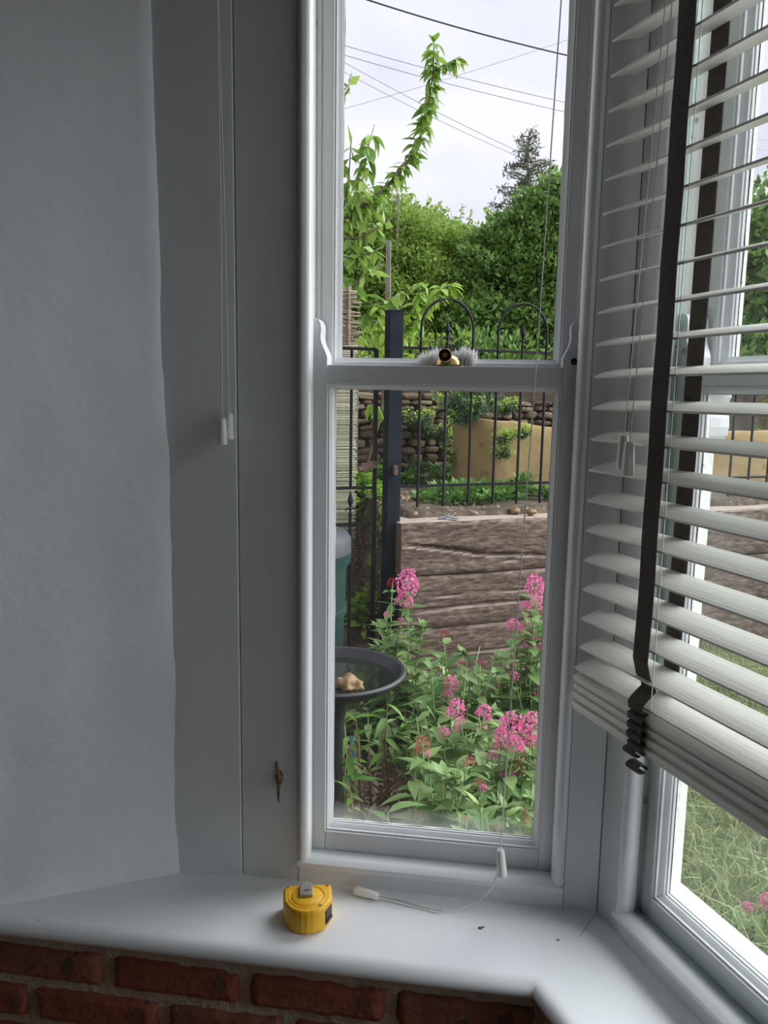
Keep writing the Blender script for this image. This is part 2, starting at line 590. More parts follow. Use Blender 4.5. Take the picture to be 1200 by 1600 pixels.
plaster_wall()
wall_slab('wall_side', A0 + DL * .9, B0, -.02, ZC, (-U2), mat=ROOM, label='plain grey wall of the room beyond the frame')
wall_slab('wall_base', A0 + DL * .28, B0, ZF, -.02, (-U2), label='side wall below sill height')
wall_slab('wall_back', B0, C0, ZF, ZC, DL, mat=ROOM, label='plain grey wall behind the viewer')
wall_slab('wall_right', C0, D0, ZF, ZC, U2, mat=ROOM, label='plain grey wall at the far side of the room')
wall_slab('wall_return', D0, E0, ZF, ZC, -DL, mat=ROOM, label='plain grey front wall beside the bay')
for nm, z0, z1, mt in (('floor', ZF - .1, ZF, surf('floor_boards', (.20, .12, .07), (.30, .19, .11), 4, .5, stretch=(1, 12, 1))),
                       ('ceiling', ZC, ZC + .1, surf('ceiling_paint', (.30, .305, .31), None, rough=.8))):  # unseen ceiling greyed to send less light down
    pr = [A0 + Vector((-.05, .12, 0)), B0 + DL * .1, C0 + DL * .1 + U2 * .1, D0 + U2 * .1 - DL * .1, E0 - DL * .1, K2 + E1 * .14, K + Vector((.06, .14, 0))]
    mb = MB()
    n_ = len(pr)
    if nm == 'floor':
        pr = [A0 + Vector((0, -.13, 0)), B0 + DL * .1, C0 + DL * .1 + U2 * .1, D0 + U2 * .1 - DL * .1, E0, K2 - E1 * .14, K + Vector((-.08, -.14, 0))]
    mb.add([(p.x, p.y, z0) for p in pr] + [(p.x, p.y, z1) for p in pr],
           [tuple(range(n_)), tuple(range(n_, 2 * n_))] + [(i, (i + 1) % n_, n_ + (i + 1) % n_, n_ + i) for i in range(n_)])
    tag(mb.build(nm, mt), 'wooden floor of the room, below the frame' if nm == 'floor' else 'plain grey ceiling above the frame', nm, kind='structure')

# ---- window boards left of the sash and corner post
XL, XR = -.2557, .1086
BC = -.3385                                           # crack between the two boards


def tall_board(name, pts, label, z0=-.005, z1=ZC):
    mb = MB()
    n_ = len(pts)
    mb.add([(p[0], p[1], z0) for p in pts] + [(p[0], p[1], z1) for p in pts],
           [tuple(range(n_)), tuple(range(n_, 2 * n_))] + [(i, (i + 1) % n_, n_ + (i + 1) % n_, n_ + i) for i in range(n_)])
    o = mb.build(name, M['board'], bevel=.0012)
    return tag(o, label, 'board', kind='structure')


tall_board('trim_1', [(-.445, -.0125), (BC - .0004, -.0015), (BC - .0004, .14), (-.445, .14)], 'grey painted board in the corner next to the plaster wall')
tall_board('trim_2', [(BC + .0007, 0), (XL - .0008, 0), (XL - .0008, .14), (BC + .0007, .14)], 'grey painted board beside the window, carrying the hook')
kk = K + U2 * .0465
ko = K + U2 * .0465 + E1 * .082
tall_board('trim_3', [(XR + .0008, 0), (K.x - .0004, 0), (K.x + .018, .083), (XR + .0008, .083)], 'grey painted board between sash bead and bay corner')
tall_board('trim_4', [(K.x + .0004, 0), (kk.x, kk.y), (ko.x, ko.y), (K.x + .019, .084)], 'grey painted board at the corner end of the blind')
# over the windows
wall_slab('wall_head', Vector((-.445, 0, 0)), K, 1.42, ZC, (0, 1, 0), label='wall over the narrow window, above the frame')
wall_slab('wall_head_front', K, K2, 1.42, ZC, E1, label='wall over the front window, above the frame')
wall_slab('wall_head_return', K2, E0, 1.42, ZC, Vector((-D3.y, D3.x, 0)), label='wall over the third bay window, out of the frame')


# ==================================================================== SASH WINDOWS
def sash_window(idx, loc, rz, sL, sR, label, sill=((.05, -.04), (.05, .004), (.118, -.012), (.118, -.04))):
    """local frame: x along the window, y outwards, z up from the sill"""
    win = thing('window_%d' % idx, label, 'window', loc, rz, kind='structure')
    zt = 1.40
    bw = .016
    ov = [(0, .012), (0, -.002), (.0022, -.0075), (.006, -.0105), (.0105, -.0095), (.0145, -.005), (.016, 0), (.016, .012)]
    fV = lambda x0, sg: (lambda p, q, t: (x0 + sg * p, q, t))
    MB().prism(ov, fV(sL, 1), .030, zt).build('staff_bead', M['gloss'], win, 'auto')
    MB().prism(ov, fV(sR, -1), .030, zt).build('staff_bead', M['gloss'], win, 'auto')
    sp = [(.018, .022), (-.004, .022), (-.004, .0265), (-.0105, .0275), (-.0135, .031), (-.0125, .0355), (-.007, .0395), (.0, .041), (.018, .0395)]
    MB().prism(sp, lambda p, q, t: (t, p, q), sL + .001, sR - .001).build('bottom_bead', M['gloss'], win, 'auto')
    MB().box(sL, sR, -.0015, .03, -.004, .0225).build('bottom_board', M['gloss'], win, bevel=.0008)
    # box frame linings with parting beads
    for x0, sg in ((sL, 1), (sR, -1)):
        mb = MB()
        a_, b_ = sorted((x0 - sg * .004, x0 + sg * .0105))
        mb.box(a_, b_, .004, .084, .0, zt)
        mb.build('frame_lining', M['oldpaint'], win)
        a_, b_ = sorted((x0 + sg * .0105, x0 + sg * .0165))
        MB().box(a_, b_, .0505, .0545, .03, zt).build('parting_bead', M['gloss'], win, bevel=.001)
    MB().box(sL - .004, sR + .004, .004, .135, zt - .03, zt + .03).build('head_lining', M['gloss'], win)
    ex = list(sill)
    MB().prism(ex, lambda p, q, t: (t, p, q), sL - .03, sR + .03).build('outer_sill', M['oldpaint'], win)

    def sash(name, y0, zb, zt_, rail_b, rail_t, s0, s1, stile, mw, glass, lower):
        th = .030
        gx0, gx1 = s0 + stile, s1 - stile
        gz0, gz1 = zb + rail_b, zt_ - rail_t
        sa = MB()
        sa.box(s0, gx0, y0, y0 + th, zb, zt_)
        sa.box(gx1, s1, y0, y0 + th, zb, zt_)
        so = sa.build(name, M['gloss'], win, bevel=.0012)
        MB().box(gx0 + .0004, gx1 - .0004, y0 + .0003, y0 + th, zb, gz0).build('bottom_rail' if lower else 'meeting_rail', M['gloss'], so, bevel=.001)
        MB().box(gx0 + .0004, gx1 - .0004, y0 + .0003, y0 + th, gz1, zt_).build('meeting_rail' if lower else 'top_rail', M['gloss'], so, bevel=.001)
        # ovolo glazing moulding, mitred round the opening
        rings = [(0, 0), (.0008, .0028), (.0030, .0032), (.0030, .0060), (.0052, .0090), (mw - .0012, .0125), (mw - .0012, .0150), (mw, .0160), (mw, .0195)]
        vs, fs = [], []
        for d, y in rings:
            vs += [(gx0 + d, y0 + y, gz0 + d), (gx1 - d, y0 + y, gz0 + d), (gx1 - d, y0 + y, gz1 - d), (gx0 + d, y0 + y, gz1 - d)]
        for i in range(len(rings) - 1):
            for k_ in range(4):
                fs.append((i * 4 + k_, i * 4 + (k_ + 1) % 4, i * 4 + 4 + (k_ + 1) % 4, i * 4 + 4 + k_))
        MB().add(vs, fs).build('glazing_moulding', M['gloss'], so)
        # outer rebate with putty fillet
        vs, fs = [], []
        rr = [(mw, .0215), (mw - .001, .0235), (mw - .004, .0300), (-.001, .0305), (-.001, .0200)]
        rn = random.Random(idx * 7 + int(zb * 100))
        seg = 16
        loop = []
        for k_ in range(4):
            c = [(gx0, gz0, 1, 1), (gx1, gz0, -1, 1), (gx1, gz1, -1, -1), (gx0, gz1, 1, -1)]
            p, q = c[k_], c[(k_ + 1) % 4]
            for m_ in range(seg):
                t = m_ / seg
                loop.append((p, q, t))
        L = len(loop)
        for d, y in rr:
            for p, q, t in loop:
                j = (rn.random() - .5) * .0016 if y in (.0215, .0235) and 0 < t else 0
                px = (p[0] + p[2] * (d + j)) * (1 - t) + (q[0] + q[2] * (d + j)) * t
                pz = (p[1] + p[3] * (d + j)) * (1 - t) + (q[1] + q[3] * (d + j)) * t
                vs.append((px, y0 + y, pz))
        for i in range(len(rr) - 1):
            for k_ in range(L):
                fs.append((i * L + k_, i * L + (k_ + 1) % L, (i + 1) * L + (k_ + 1) % L, (i + 1) * L + k_))
        MB().add(vs, fs).build('putty', M['putty'], so)
        MB().box(gx0 + mw - .004, gx1 - mw + .004, y0 + .0197, y0 + .0212, gz0 + mw - .004, gz1 - mw + .004).build('glass_pane', glass, so)
        return so

    s0, s1 = sL + .0125, sR - .0125
    lo = sash('lower_sash', .020, .024, .718, .0425, .0225, s0, s1, .0200, .0085, M['glass'], True)
    up = sash('upper_sash', .0545, .690, zt - .01, .030, .04, s0 - .003, s1 + .003, .0225, .0095, M['glass_clean'], False)
    hp = [(0, 0), (.0200, 0), (.0200, .011), (.0175, .0175), (.0140, .0245), (.0118, .031), (.0112, .037), (.0120, .046), (.0112, .0525), (.0085, .0575), (.0045, .0595), (0, .0600)]
    for x0, sg in ((s0, 1), (s1, -1)):
        MB().prism(hp, lambda p, q, t: (x0 + sg * p, t, .7178 + q), .0203, .0495).build('sash_horn', M['gloss'], lo, bevel=.0008)
    if idx == 2:
        # horns of the upper sash, turned like little balusters
        h2 = [(0, 0), (.0225, 0), (.0225, -.006), (.0195, -.012), (.0190, -.020), (.0215, -.030), (.0225, -.040), (.0205, -.050), (.0150, -.056), (.006, -.058), (0, -.058)]
        for x0, sg in ((s0 - .003, 1), (s1 + .003, -1)):
            MB().prism(h2, lambda p, q, t: (x0 + sg * p, t, .6902 + q), .0548, .0840).build('sash_horn', M['gloss'], up, bevel=.0012)
    return win, lo, s0, s1


win1, low1, w1s0, w1s1 = sash_window(1, (0, 0, 0), 0, XL, XR, 'narrow white sash window looking onto the garden, horned lower sash')
win2, low2, w2s0, w2s1 = sash_window(2, K, ROT2, .0470, 1.235, 'wide white sash window behind the slatted blind', ((.05, -.03), (.05, .047), (.112, .036), (.112, -.03)))
win3, low3, _, _ = sash_window(3, K2, ROT2 - math.radians(62), .05, .55, 'white sash window of the bay beyond the frame')
MB().box(.02, .58, -.030, -.028, .50, 1.41).build('light_blocker_sheet', surf('light_blocker_cloth', (.55, .54, .52), None, rough=.9), win3)  # unseen sheet added over the third window to dim the upper walls
# screw hole in the right horn of window 1, drawn as a dark disc
MB().lathe([(0, 0), (.0038, 0), (.0042, .0012), (0, .0012)], 14, M=Matrix.Rotation(PI / 2, 3, 'X')).build('screw_hole', M['dark_gap'], low1, loc=(.0897, .0203, .7252))
MB().lathe([(0, 0), (.0030, 0), (.0036, .002), (0, .002)], 14, M=Matrix.Rotation(PI / 2, 3, 'X')).build('lock_bolt', M['steel'], low2, loc=(w2s0 + .010, .0205, .735))
# secondary glazing film inside window 2 with its clear edge strips
sg = MB().box(.0640, 1.215, .0120, .0135, .042, 1.38).build('secondary_pane', M['glass_clean'], win2)
MB().box(.0630, .0700, .0100, .0155, .0405, 1.38).build('edge_strip', M['edge_glass'], sg)
MB().box(.0630, 1.215, .0100, .0155, .0400, .0455).build('edge_strip', M['edge_glass'], sg)
# corner posts of the bay beyond the frame
q_ = K2 - U2 * .066
tall_board('trim_5', [(q_.x, q_.y), (K2.x, K2.y), ((K2 + D3 * .05).x, (K2 + D3 * .05).y), ((K2 + D3 * .05 + E1 * .12).x, (K2 + D3 * .05 + E1 * .12).y), ((q_ + E1 * .13).x, (q_ + E1 * .13).y)], 'white corner post of the bay out of the frame', z0=ZF)
q_ = E0 - D3 * .05
o3 = Vector((-D3.y, D3.x, 0)) * .13
tall_board('trim_6', [(q_.x, q_.y), (E0.x, E0.y), ((E0 + o3).x, (E0 + o3).y), ((q_ + o3).x, (q_ + o3).y)], 'white end post of the bay out of the frame', z0=ZF)
wall_slab('wall_bay_base', K2, E0, ZF, 0, o3.normalized(), label='wall below the third bay window')

# ==================================================================== SILL AND BRICKWORK
NOSE = .150


def sill_board():
    # plan of room edge: left wall -> corner -> along window 2
    a_ = A0 + DL * .290                               # meets the plaster wall
    cA = Vector((a_.x - .02, -NOSE, 0))
    # corner where both nosings meet
    # line 1: y=-NOSE ; line 2: K + N2*NOSE + t*U2
    t_ = (-NOSE - (K + N2 * NOSE).y) / U2.y
    cB = K + N2 * NOSE + U2 * t_
    cC = K2 + N2 * NOSE
    back = [K2 + E1 * .05, K + Vector((.03, .05, 0)), Vector((-.46, .05, 0)), Vector((-.46, -.02, 0))]
    # nosing profile: (inset, z)
    prof = [(.060, 0), (.0175, 0), (.0115, -.0008), (.0055, -.0036), (.0012, -.0085), (0, -.0135), (.0012, -.0185), (.006, -.0230), (.014, -.0245), (.060, -.0245)]
    n1, n2 = Vector((0, 1, 0)), E1
    bis = (n1 + n2).normalized() / math.cos(n1.angle(n2) / 2)
    mb = MB()
    nseg = 30
    pts = []
    for i in range(nseg + 1):
        pts.append((cA.lerp(cB, i / nseg), n1, 1))
    pts[-1] = (cB, bis, 1)
    for i in range(1, nseg + 1):
        pts.append((cB.lerp(cC, i / nseg), n2, 1))
    m_ = len(pts)
    vs, fs = [], []
    for p, n, _ in pts:
        for d, z in prof:
            w = .0012 * noise.noise(Vector((p.x * 7, p.y * 7, 3)))
            v = p + n * d
            vs.append((v.x, v.y + (w if d < .05 else 0), z))
    k_ = len(prof)
    for i in range(m_ - 1):
        for j in range(k_ - 1):
            fs.append((i * k_ + j, i * k_ + j + 1, (i + 1) * k_ + j + 1, (i + 1) * k_ + j))
    mb.add(vs, fs)
    top = [(p + n * prof[0][0]) for p, n, _ in pts]
    poly = [(v.x, v.y, 0) for v in top] + [(v.x, v.y, 0) for v in back]
    mb.add(poly, [tuple(range(len(poly)))])
    poly = [(v.x, v.y, -.0245) for v in top] + [(v.x, v.y, -.0245) for v in back]
    mb.add(poly, [tuple(range(len(poly)))])
    o = mb.build('trim_7', M['sill'], smooth='auto')
    tag(o, 'deep white window sill with rounded front edge under both windows', 'window sill', kind='structure')
    return cB


cB = sill_board()
# mitre line across the sill at the bay corner
p_ = [cB + Vector((0, 0, .0001)), K + Vector((-.003, -.006, .0001))]
WB = -.128                                            # brick face
tb = (WB - (K + N2 * -WB).y) / U2.y
bB = K + N2 * (-WB) + U2 * tb
bw_ = MB()
pr = [Vector((-.95, WB + .004, 0)), bB + Vector((0, .004, 0)), K2 + N2 * (-WB - .004), K2 + N2 * .02, K + Vector((-.01, .04, 0)), Vector((-.95, .04, 0))]
n_ = len(pr)
bw_.add([(p.x, p.y, ZF) for p in pr] + [(p.x, p.y, -.0242) for p in pr],
        [tuple(range(n_)), tuple(range(n_, 2 * n_))] + [(i, (i + 1) % n_, n_ + (i + 1) % n_, n_ + i) for i in range(n_)])
brickwall = bw_.build('wall_front', M['mortar'])
tag(brickwall, 'bare red brick wall with pale mortar below the sill', 'wall', kind='structure')


def rough_brick(w, h, seed, chip=.0):
    """a brick face with irregular eroded outline, 4 mm proud"""
    nx, nz = 22, 8
    bm = MB()
    vs, fs = [], []
    for j in range(nz + 1):
        for i in range(nx + 1):
            u, v = i / nx - .5, j / nz - .5
            e = max(abs(u) * 2, abs(v) * 2)
            x = u * w + .0035 * noise.noise(Vector((u * 9, v * 5, seed))) * (abs(u) * 2) ** 2
            z = v * h + .0030 * noise.noise(Vector((u * 11, v * 3, seed + 5))) * (abs(v) * 2) ** 2
            if chip and v > .1 and u > .0:
                z -= chip * max(0, noise.noise(Vector((u * 10, 1, seed))) + .25) * (v - .1) * 2
            y = -.0065 + .0022 * noise.noise(Vector((x * 60, z * 60, seed)))
            if i in (0, nx) or j in (0, nz):
                y = .004
            vs.append((x, y, z))
    for j in range(nz):
        for i in range(nx):
            a_ = j * (nx + 1) + i
            fs.append((a_, a_ + 1, a_ + nx + 2, a_ + nx + 1))
    return bm.add(vs, fs).mesh('brick')


rb = random.Random(4)
joint_px = [[(-60, 1478), (168, 1500), (382, 1524), (612, 1548), (845, 1576)],
            [(-120, 1540), (50, 1562), (255, 1588), (452, 1606), (660, 1634), (880, 1660)]]
zrow = [(-.0480, -.0950), (-.1065, -.1550), (-.1660, -.2150), (-.2255, -.2740)]
xs_rows = []
for r_ in range(4):
    src = joint_px[r_ % 2]
    xs_rows.append([aty(p[0], p[1], WB).x for p in src] if r_ < 2 else xs_rows[r_ - 2])
for r_, (zt_, zb_) in enumerate(zrow):
    xs = [xs_rows[r_][0] - .18] + xs_rows[r_]
    for i in range(len(xs) - 1):
        x0, x1 = xs[i] + .0055, xs[i + 1] - .0055
        x1 = min(x1, bB.x - .004)
        if x1 - x0 < .03:
            continue
        sd_ = rb.random() * 50
        me = rough_brick(x1 - x0, zt_ - zb_, sd_, .012 if (r_ == 0 and i == 2) else .004)
        link('brick', me, M['brick2'] if (r_ + i) % 3 == 1 else M['brick'], brickwall, True, 0, ((x0 + x1) / 2, WB + .0025, (zt_ + zb_) / 2))

# mitre crack, rust-stained, in the sill
mb = MB()
mb.ribbon([K + Vector((-.004, -.008, .0002)), K + Vector((-.012, -.024, .0002)), K + Vector((-.028, -.055, .0002))], (.0007, -.0003, 0), .0004, (0, 0, 1))
tag(mb.build('paint_crack', surf('crack_stain', (.40, .36, .31), None, rough=.8)), 'fine stained crack running across the sill from the bay corner', 'crack')


# ==================================================================== BLIND in front of window 2
def venetian_blind():
    bl = thing('venetian_blind', 'cream wooden slatted blind with dark brown tapes over the front window', 'blind', K, ROT2)
    wid, th = .0365, .0024
    tilt = math.radians(15)
    s0, s1 = .0150, 1.10

    def slat_mesh(wd, t, crown, name):
        n = 6
        pr = []
        for i in range(n + 1):
            u = i / n - .5
            pr.append((u * wd, crown * (1 - 4 * u * u) + t / 2))
        for i in range(n, -1, -1):
            u = i / n - .5
            pr.append((u * wd, crown * (1 - 4 * u * u) - t / 2))
        return MB().prism(pr, lambda p, q, t_: (t_, p, q), 0, s1 - s0).mesh(name)

    me = slat_mesh(wid, th, .0012, 'slat')
    oc = .0425                                        # slat axis, inwards from the wall plane
    dz = math.sin(tilt) * wid / 2
    zs = [1.068 - .0363 * k_ for k_ in range(-5, 20)]
    me_thick = slat_mesh(wid, .0088, .0006, 'slat')       # folded slats, made thicker to close the gaps and darken the stack
    for z in zs:
        o = link('slat', me, M['slat'], bl, 'auto', 0, (s0, -oc, z + dz))
        o.rotation_euler = (tilt, 0, 0)
    for i, z in enumerate((.3495, .3375, .3265, .3155)):
        o = link('slat', me_thick if i else me, M['slat'], bl, 'auto', .0006 if i else 0, (s0 - .0085, -oc - .0007 * (i % 2), z + dz - (.0015 if i else 0)))
        o.rotation_euler = (tilt, 0, 0)
    br = link('bottom_rail', slat_mesh(wid + .001, .0105, .0004, 'bottom_rail'), M['slat'], bl, 'auto', .001, (s0 - .0085, -oc, .3010 + dz))
    br.rotation_euler = (tilt, 0, 0)
    MB().box(-.004, 1.12, -.066, -.022, 1.305, 1.345).build('head_rail', M['slat'], bl, bevel=.002)
    # ladder tapes at three stations (two out of the frame)
    stack = (.3495, .3375, .3265, .3155, .3035)
    for sc in (.1345, .56, .98):
        fo = oc + .0205
        path = [(-fo, 1.305)] + [(-fo - .0006 * math.sin(k_ * 1.7), 1.25 - .0363 * k_) for k_ in range(23)] + [(-fo - .0012, .402), (-fo + .004, .384), (-fo + .0115, .3725), (-fo + .0125, .3685), (-fo + .004, .3615), (-fo - .0022, .3555)]
        for k_, z in enumerate(stack):
            path += [(-fo - .0040, z + .0020), (-fo - .0030, z - .0045), (-fo + .0055, z - .0050)] if k_ < 4 else []
        path += [(-fo - .002, .3060), (-fo - .001, .2985), (-fo + .008, .2945)]
        p3, nn = [], []
        for i, (y, z) in enumerate(path):
            lean = (z - .4) * .006 if z > .4 else 0
            p3.append((sc + lean, y, z))
            a_, b_ = path[max(i - 1, 0)], path[min(i + 1, len(path) - 1)]
            d = Vector((0, b_[0] - a_[0], b_[1] - a_[1])).normalized()
            nn.append(Vector((1, 0, 0)).cross(d))
        MB().ribbon(p3, (.0245, 0, 0), .0009, nn).build('ladder_tape', M['tape'], bl)
        bo = oc - .0205
        p3 = [(sc + max(0, z - .4) * .006, -bo, z) for z in [1.305, 1.0, .7, .42, .36, .31, .297]]
        MB().ribbon(p3, (.0245, 0, 0), .0009, (0, 1, 0)).build('ladder_tape', M['tape'], bl)
        # rolled tape ends under the bottom rail
        for dx, y, z, r in ((-.0100, -.058, .2930, .0068), (.006, -.0640, .2830, .0078)):
            mb = MB()
            rr = [(r * math.cos(a_), r * .62 * math.sin(a_)) for a_ in np.linspace(-.4, 2 * PI - .9, 18)]
            mb.ribbon([(sc + dx, y + p, z + q) for p, q in rr], (.0185, 0, 0), .0011, [(0, p / r, q / r) for p, q in rr])
            mb.build('tape_end', M['tape'], bl)
        MB().tube([(sc + .0215, -oc - .0165, 1.305), (sc + .0160, -oc - .0165, .37), (sc + .0150, -oc - .0165, .30)], .0006, 5).build('lift_cord', M['cordw'], bl)
    # pull cords with ivory tassels near the corner end
    for x0, x1, zt, yy in ((.1225, .0995, .640, -.0765), (.1355, .1125, .634, -.0785)):
        MB().tube([(x0 + .006, yy, 1.305), (x0, yy, 1.06), (x1, yy, zt)], .00055, 5).build('pull_cord', M['cordw'], bl)
        MB().lathe([(0, .002), (.0042, .002), (.0052, 0), (.0066, -.030), (.0060, -.0335), (0, -.0335)], 16, (x1, yy, zt)).build('tassel', M['tassel'], bl, 'auto')
    return bl


venetian_blind()


# ==================================================================== LOOSE BLIND CORDS of the raised blind over window 1
def tassel_mesh():
    return MB().lathe([(0, .0004), (.0036, .0004), (.0046, -.001), (.0058, -.0275), (.0061, -.0315), (.0053, -.0330), (.0040, -.0330), (.0036, -.0300), (0, -.0300)], 18).mesh('tassel')


TM = tassel_mesh()
for (x0, y0), (x1, y1), yy, lab in (((340, 0), (347.5, 654), -.030, 'white pull cord with ivory tassel hanging by the left boards, longer and nearer one'),
                                    ((341, 0), (358, 646), -.018, 'white pull cord by the left boards, its tassel tucked behind the longer one')):
    t_ = aty(x1, y1, yy)
    h_ = aty(x0, y0, yy)
    c_ = thing('blind_cord', lab, 'cord', t_, group='pull cords of the raised blind')
    top = Vector((h_.x + (h_.x - t_.x) * 1.2, yy, ZC)) - t_
    mid = aty((x0 * .45 + x1 * .55) + 1.5, y0 * .45 + y1 * .55, yy) - t_
    MB().tube([top, h_ - t_, mid, (0, 0, 0)], .0006, 6).build('cord', M['cordw'], c_)
    o = link('tassel', TM, M['tassel'], c_, 'auto')
tt = aty(782, 1328, -.050)
c_ = thing('blind_cord', 'long white pull cord hanging before the sash, second tassel lying on the sill', 'cord', tt, group='pull cords of the raised blind')
pts = [aty(880, -60, -.05), aty(877, 0, -.05), aty(838, 570, -.05), aty(806, 990, -.05), tt]
pts[0] = Vector((pts[1].x + .012, -.05, ZC))
MB().tube([p - tt for p in pts], .00085, 6).build('cord', M['cordw'], c_)
tm2 = link('tassel', TM, M['tassel'], c_, 'auto')
tm2.rotation_euler = (0, math.radians(-6), 0)
tm2.scale = (1.08, 1.08, 1.08)
# loop that runs on down to the second tassel lying on the sill
sp_ = [tt + Vector((-.003, 0, -.034)), aty(769, 1388, -.052), atz(748, 1408, .006), atz(715, 1422, .0012), atz(680, 1426, .0010), atz(640, 1416, .0010), atz(606, 1406, .0022), atz(590, 1403, .0045)]
MB().tube([p - tt for p in sp_], .00095, 6).build('cord', M['cordw'], c_)
sp_ = [atz(700, 1424, .0010), atz(660, 1417, .0010), atz(620, 1404, .002), atz(591, 1398, .0055)]
MB().tube([p - tt for p in sp_], .00095, 6).build('cord', M['cordw'], c_)
tb_, te_ = atz(590, 1400.5, .0058), atz(560, 1392, .0062)
d_ = (te_ - tb_).normalized()
t3 = link('tassel', TM, M['tassel'], c_, 'auto', 0, tb_ - tt)
t3.rotation_euler = (-d_).to_track_quat('Z', 'Y').to_euler()
t3.scale = (1.12, 1.12, 1.02)


# ==================================================================== TAPE MEASURE
def tape_measure():
    bl_, br_ = atz(443, 1384, .032), atz(518, 1380.5, .032)
    ax = (br_ - bl_)
    ax.z = 0
    wdt = ax.length
    ax.normalize()
    ang = math.atan2(ax.y, ax.x)
    mid = (bl_ + br_) / 2
    ay = Vector((-ax.y, ax.x, 0))
    loc = mid - ay * .029
    loc.z = 0
    tm = thing('tape_measure', 'yellow plastic tape measure with belt clip lying on the white sill', 'tape measure', loc, ang)
    w = wdt / 2
    # outline, counter-clockwise: back straight, round front, bevelled mouth at right
    out = []
    out += [(w - .0035, .029), (-w + .0050, .029), (-w + .0014, .0275), (-w, .0240)]
    for k_ in range(25):
        t = k_ / 24
        a_ = PI + t * (PI * .62)
        x = -.001 + (w - .001) * math.cos(a_)
        y = .006 + .0350 * math.sin(a_)
        if 4 <= k_ <= 22:
            rib = 1 - (.026 if k_ % 3 == 0 else 0)
            x, y = x * rib, .006 + (y - .006) * rib
        out.append((x, y))
    out += [(.0215, -.0215), (w - .0015, -.0050), (w, -.002), (w, .0250), (w - .001, .028)]
    h = .0325
    lv = [(.0, .90), (.0016, .975), (.004, 1.0), (h - .0045, 1.0), (h - .0018, .972), (h - .0004, .93), (h, .88)]
    vs, fs = [], []
    n = len(out)
    for z, s_ in lv:
        vs += [(x * s_, .0015 + (y - .0015) * s_, z) for x, y in out]
    for i in range(len(lv) - 1):
        for k_ in range(n):
            fs.append((i * n + k_, i * n + (k_ + 1) % n, (i + 1) * n + (k_ + 1) % n, (i + 1) * n + k_))
    fs += [tuple(range(n))[::-1], tuple(range((len(lv) - 1) * n, len(lv) * n))]
    MB().add(vs, fs).build('body', M['yellow'], tm, 'auto')
    # raised round boss on the side cheek
    MB().lathe([(0, .0016), (.0185, .0016), (.0200, .0008), (.0208, -.002), (0, -.002)], 40, (-.001, .004, h)).build('side_boss', M['yellow'], tm, 'auto')
    MB().lathe([(.0225, .0), (.0232, .0008), (.0240, .0), (.0232, -.001)], 40, (-.001, .003, h), closed=True).build('ridge', M['yellow'], tm, 'auto')
    for x, y in ((-w + .006, .024), (w - .006, .024), (.016, -.0165)):
        MB().lathe([(0, .0007), (.0016, .0007), (.002, 0), (0, -.001)], 12, (x, y, h)).build('screw', M['bronze'], tm)
    # belt clip: rounded plate stepped up from the cheek, folded lip at the front
    cp = MB()
    hw = .0085
    ol = [(-hw, -.010), (hw, -.010), (hw, .010)] + [(hw * math.cos(a_), .010 + hw * math.sin(a_)) for a_ in np.linspace(.2, PI - .2, 9)] + [(-hw, .010)]
    cp.prism(ol, lambda p, q, t: (p - .002, q + .010, t), h + .0042, h + .0056)
    cp.box(-hw - .002, hw - .002, -.0012, .0004, h + .0005, h + .0056)
    cp.box(-hw * .8 - .002, hw * .8 - .002, .017, .022, h + .0012, h + .0044)
    cp.build('belt_clip', M['steel'], tm, bevel=.0006)
    mk = MB()
    mk.prism([(-.0032, 0), (-.0032, .0022), (-.0010, .0034), (.0032, .0034), (.0032, 0), (.0020, 0), (.0018, .0016), (-.0012, .0016), (-.0016, 0)], lambda p, q, t: (p - .001, q + .0065, t), h + .0055, h + .0058)
    mk.build('stamped_mark', M['dark_gap'], tm)
    # black mouth block at the bevelled corner
    d = Vector((w - .0015 - .0215, -.005 + .0215, 0))
    L = d.length
    d.normalize()
    nrm = Vector((d.y, -d.x, 0))
    c0 = Vector((.0215, -.0215, 0)) + d * (L * .54)
    mo = MB()
    for a_, b_, z0, z1, o0, o1 in ((-L * .46, L * .46, .0075, h - .006, -.006, .0012), (-L * .40, L * .40, .0095, .0125, .0, .0030)):
        vs = []
        for z in (z0, z1):
            for q in (o0, o1):
                for p in (a_, b_):
                    v = c0 + d * p + nrm * q
                    vs.append((v.x, v.y, z))
        mo.add(vs, [(0, 2, 3, 1), (4, 5, 7, 6), (0, 1, 5, 4), (2, 6, 7, 3), (0, 4, 6, 2), (1, 3, 7, 5)])
    mo.build('mouth', M['black'], tm, bevel=.0006)


tape_measure()

# ==================================================================== HOOK ON THE BOARD, SASH FASTENER, TUFT
hk = aty(437, 1214, 0)
ck = thing('cord_cleat', 'rusty bronze cord cleat screwed to the board left of the sash', 'cleat', hk)
MB().lathe([(0, 0), (.0052, 0), (.0056, .001), (.0040, .0050), (.0022, .0075), (0, .0082)], 18, M=Matrix.Rotation(PI / 2, 3, 'X') @ Matrix.Diagonal((1, 1.9, 1))).build('base', M['bronze'], ck, 'auto')
MB().tube([(.0005, -.006, .006), (.0002, -.011, .014), (-.0005, -.0135, .023), (-.001, -.0125, .029)], [.0032, .0026, .0022, .0016], 8).build('arm', M['bronze'], ck, True)
MB().tube([(.0005, -.006, -.006), (.0008, -.010, -.014), (.0012, -.0115, -.024), (.0012, -.0105, -.031)], [.0030, .0022, .0016, .0012], 8).build('arm', M['bronze'], ck, True)

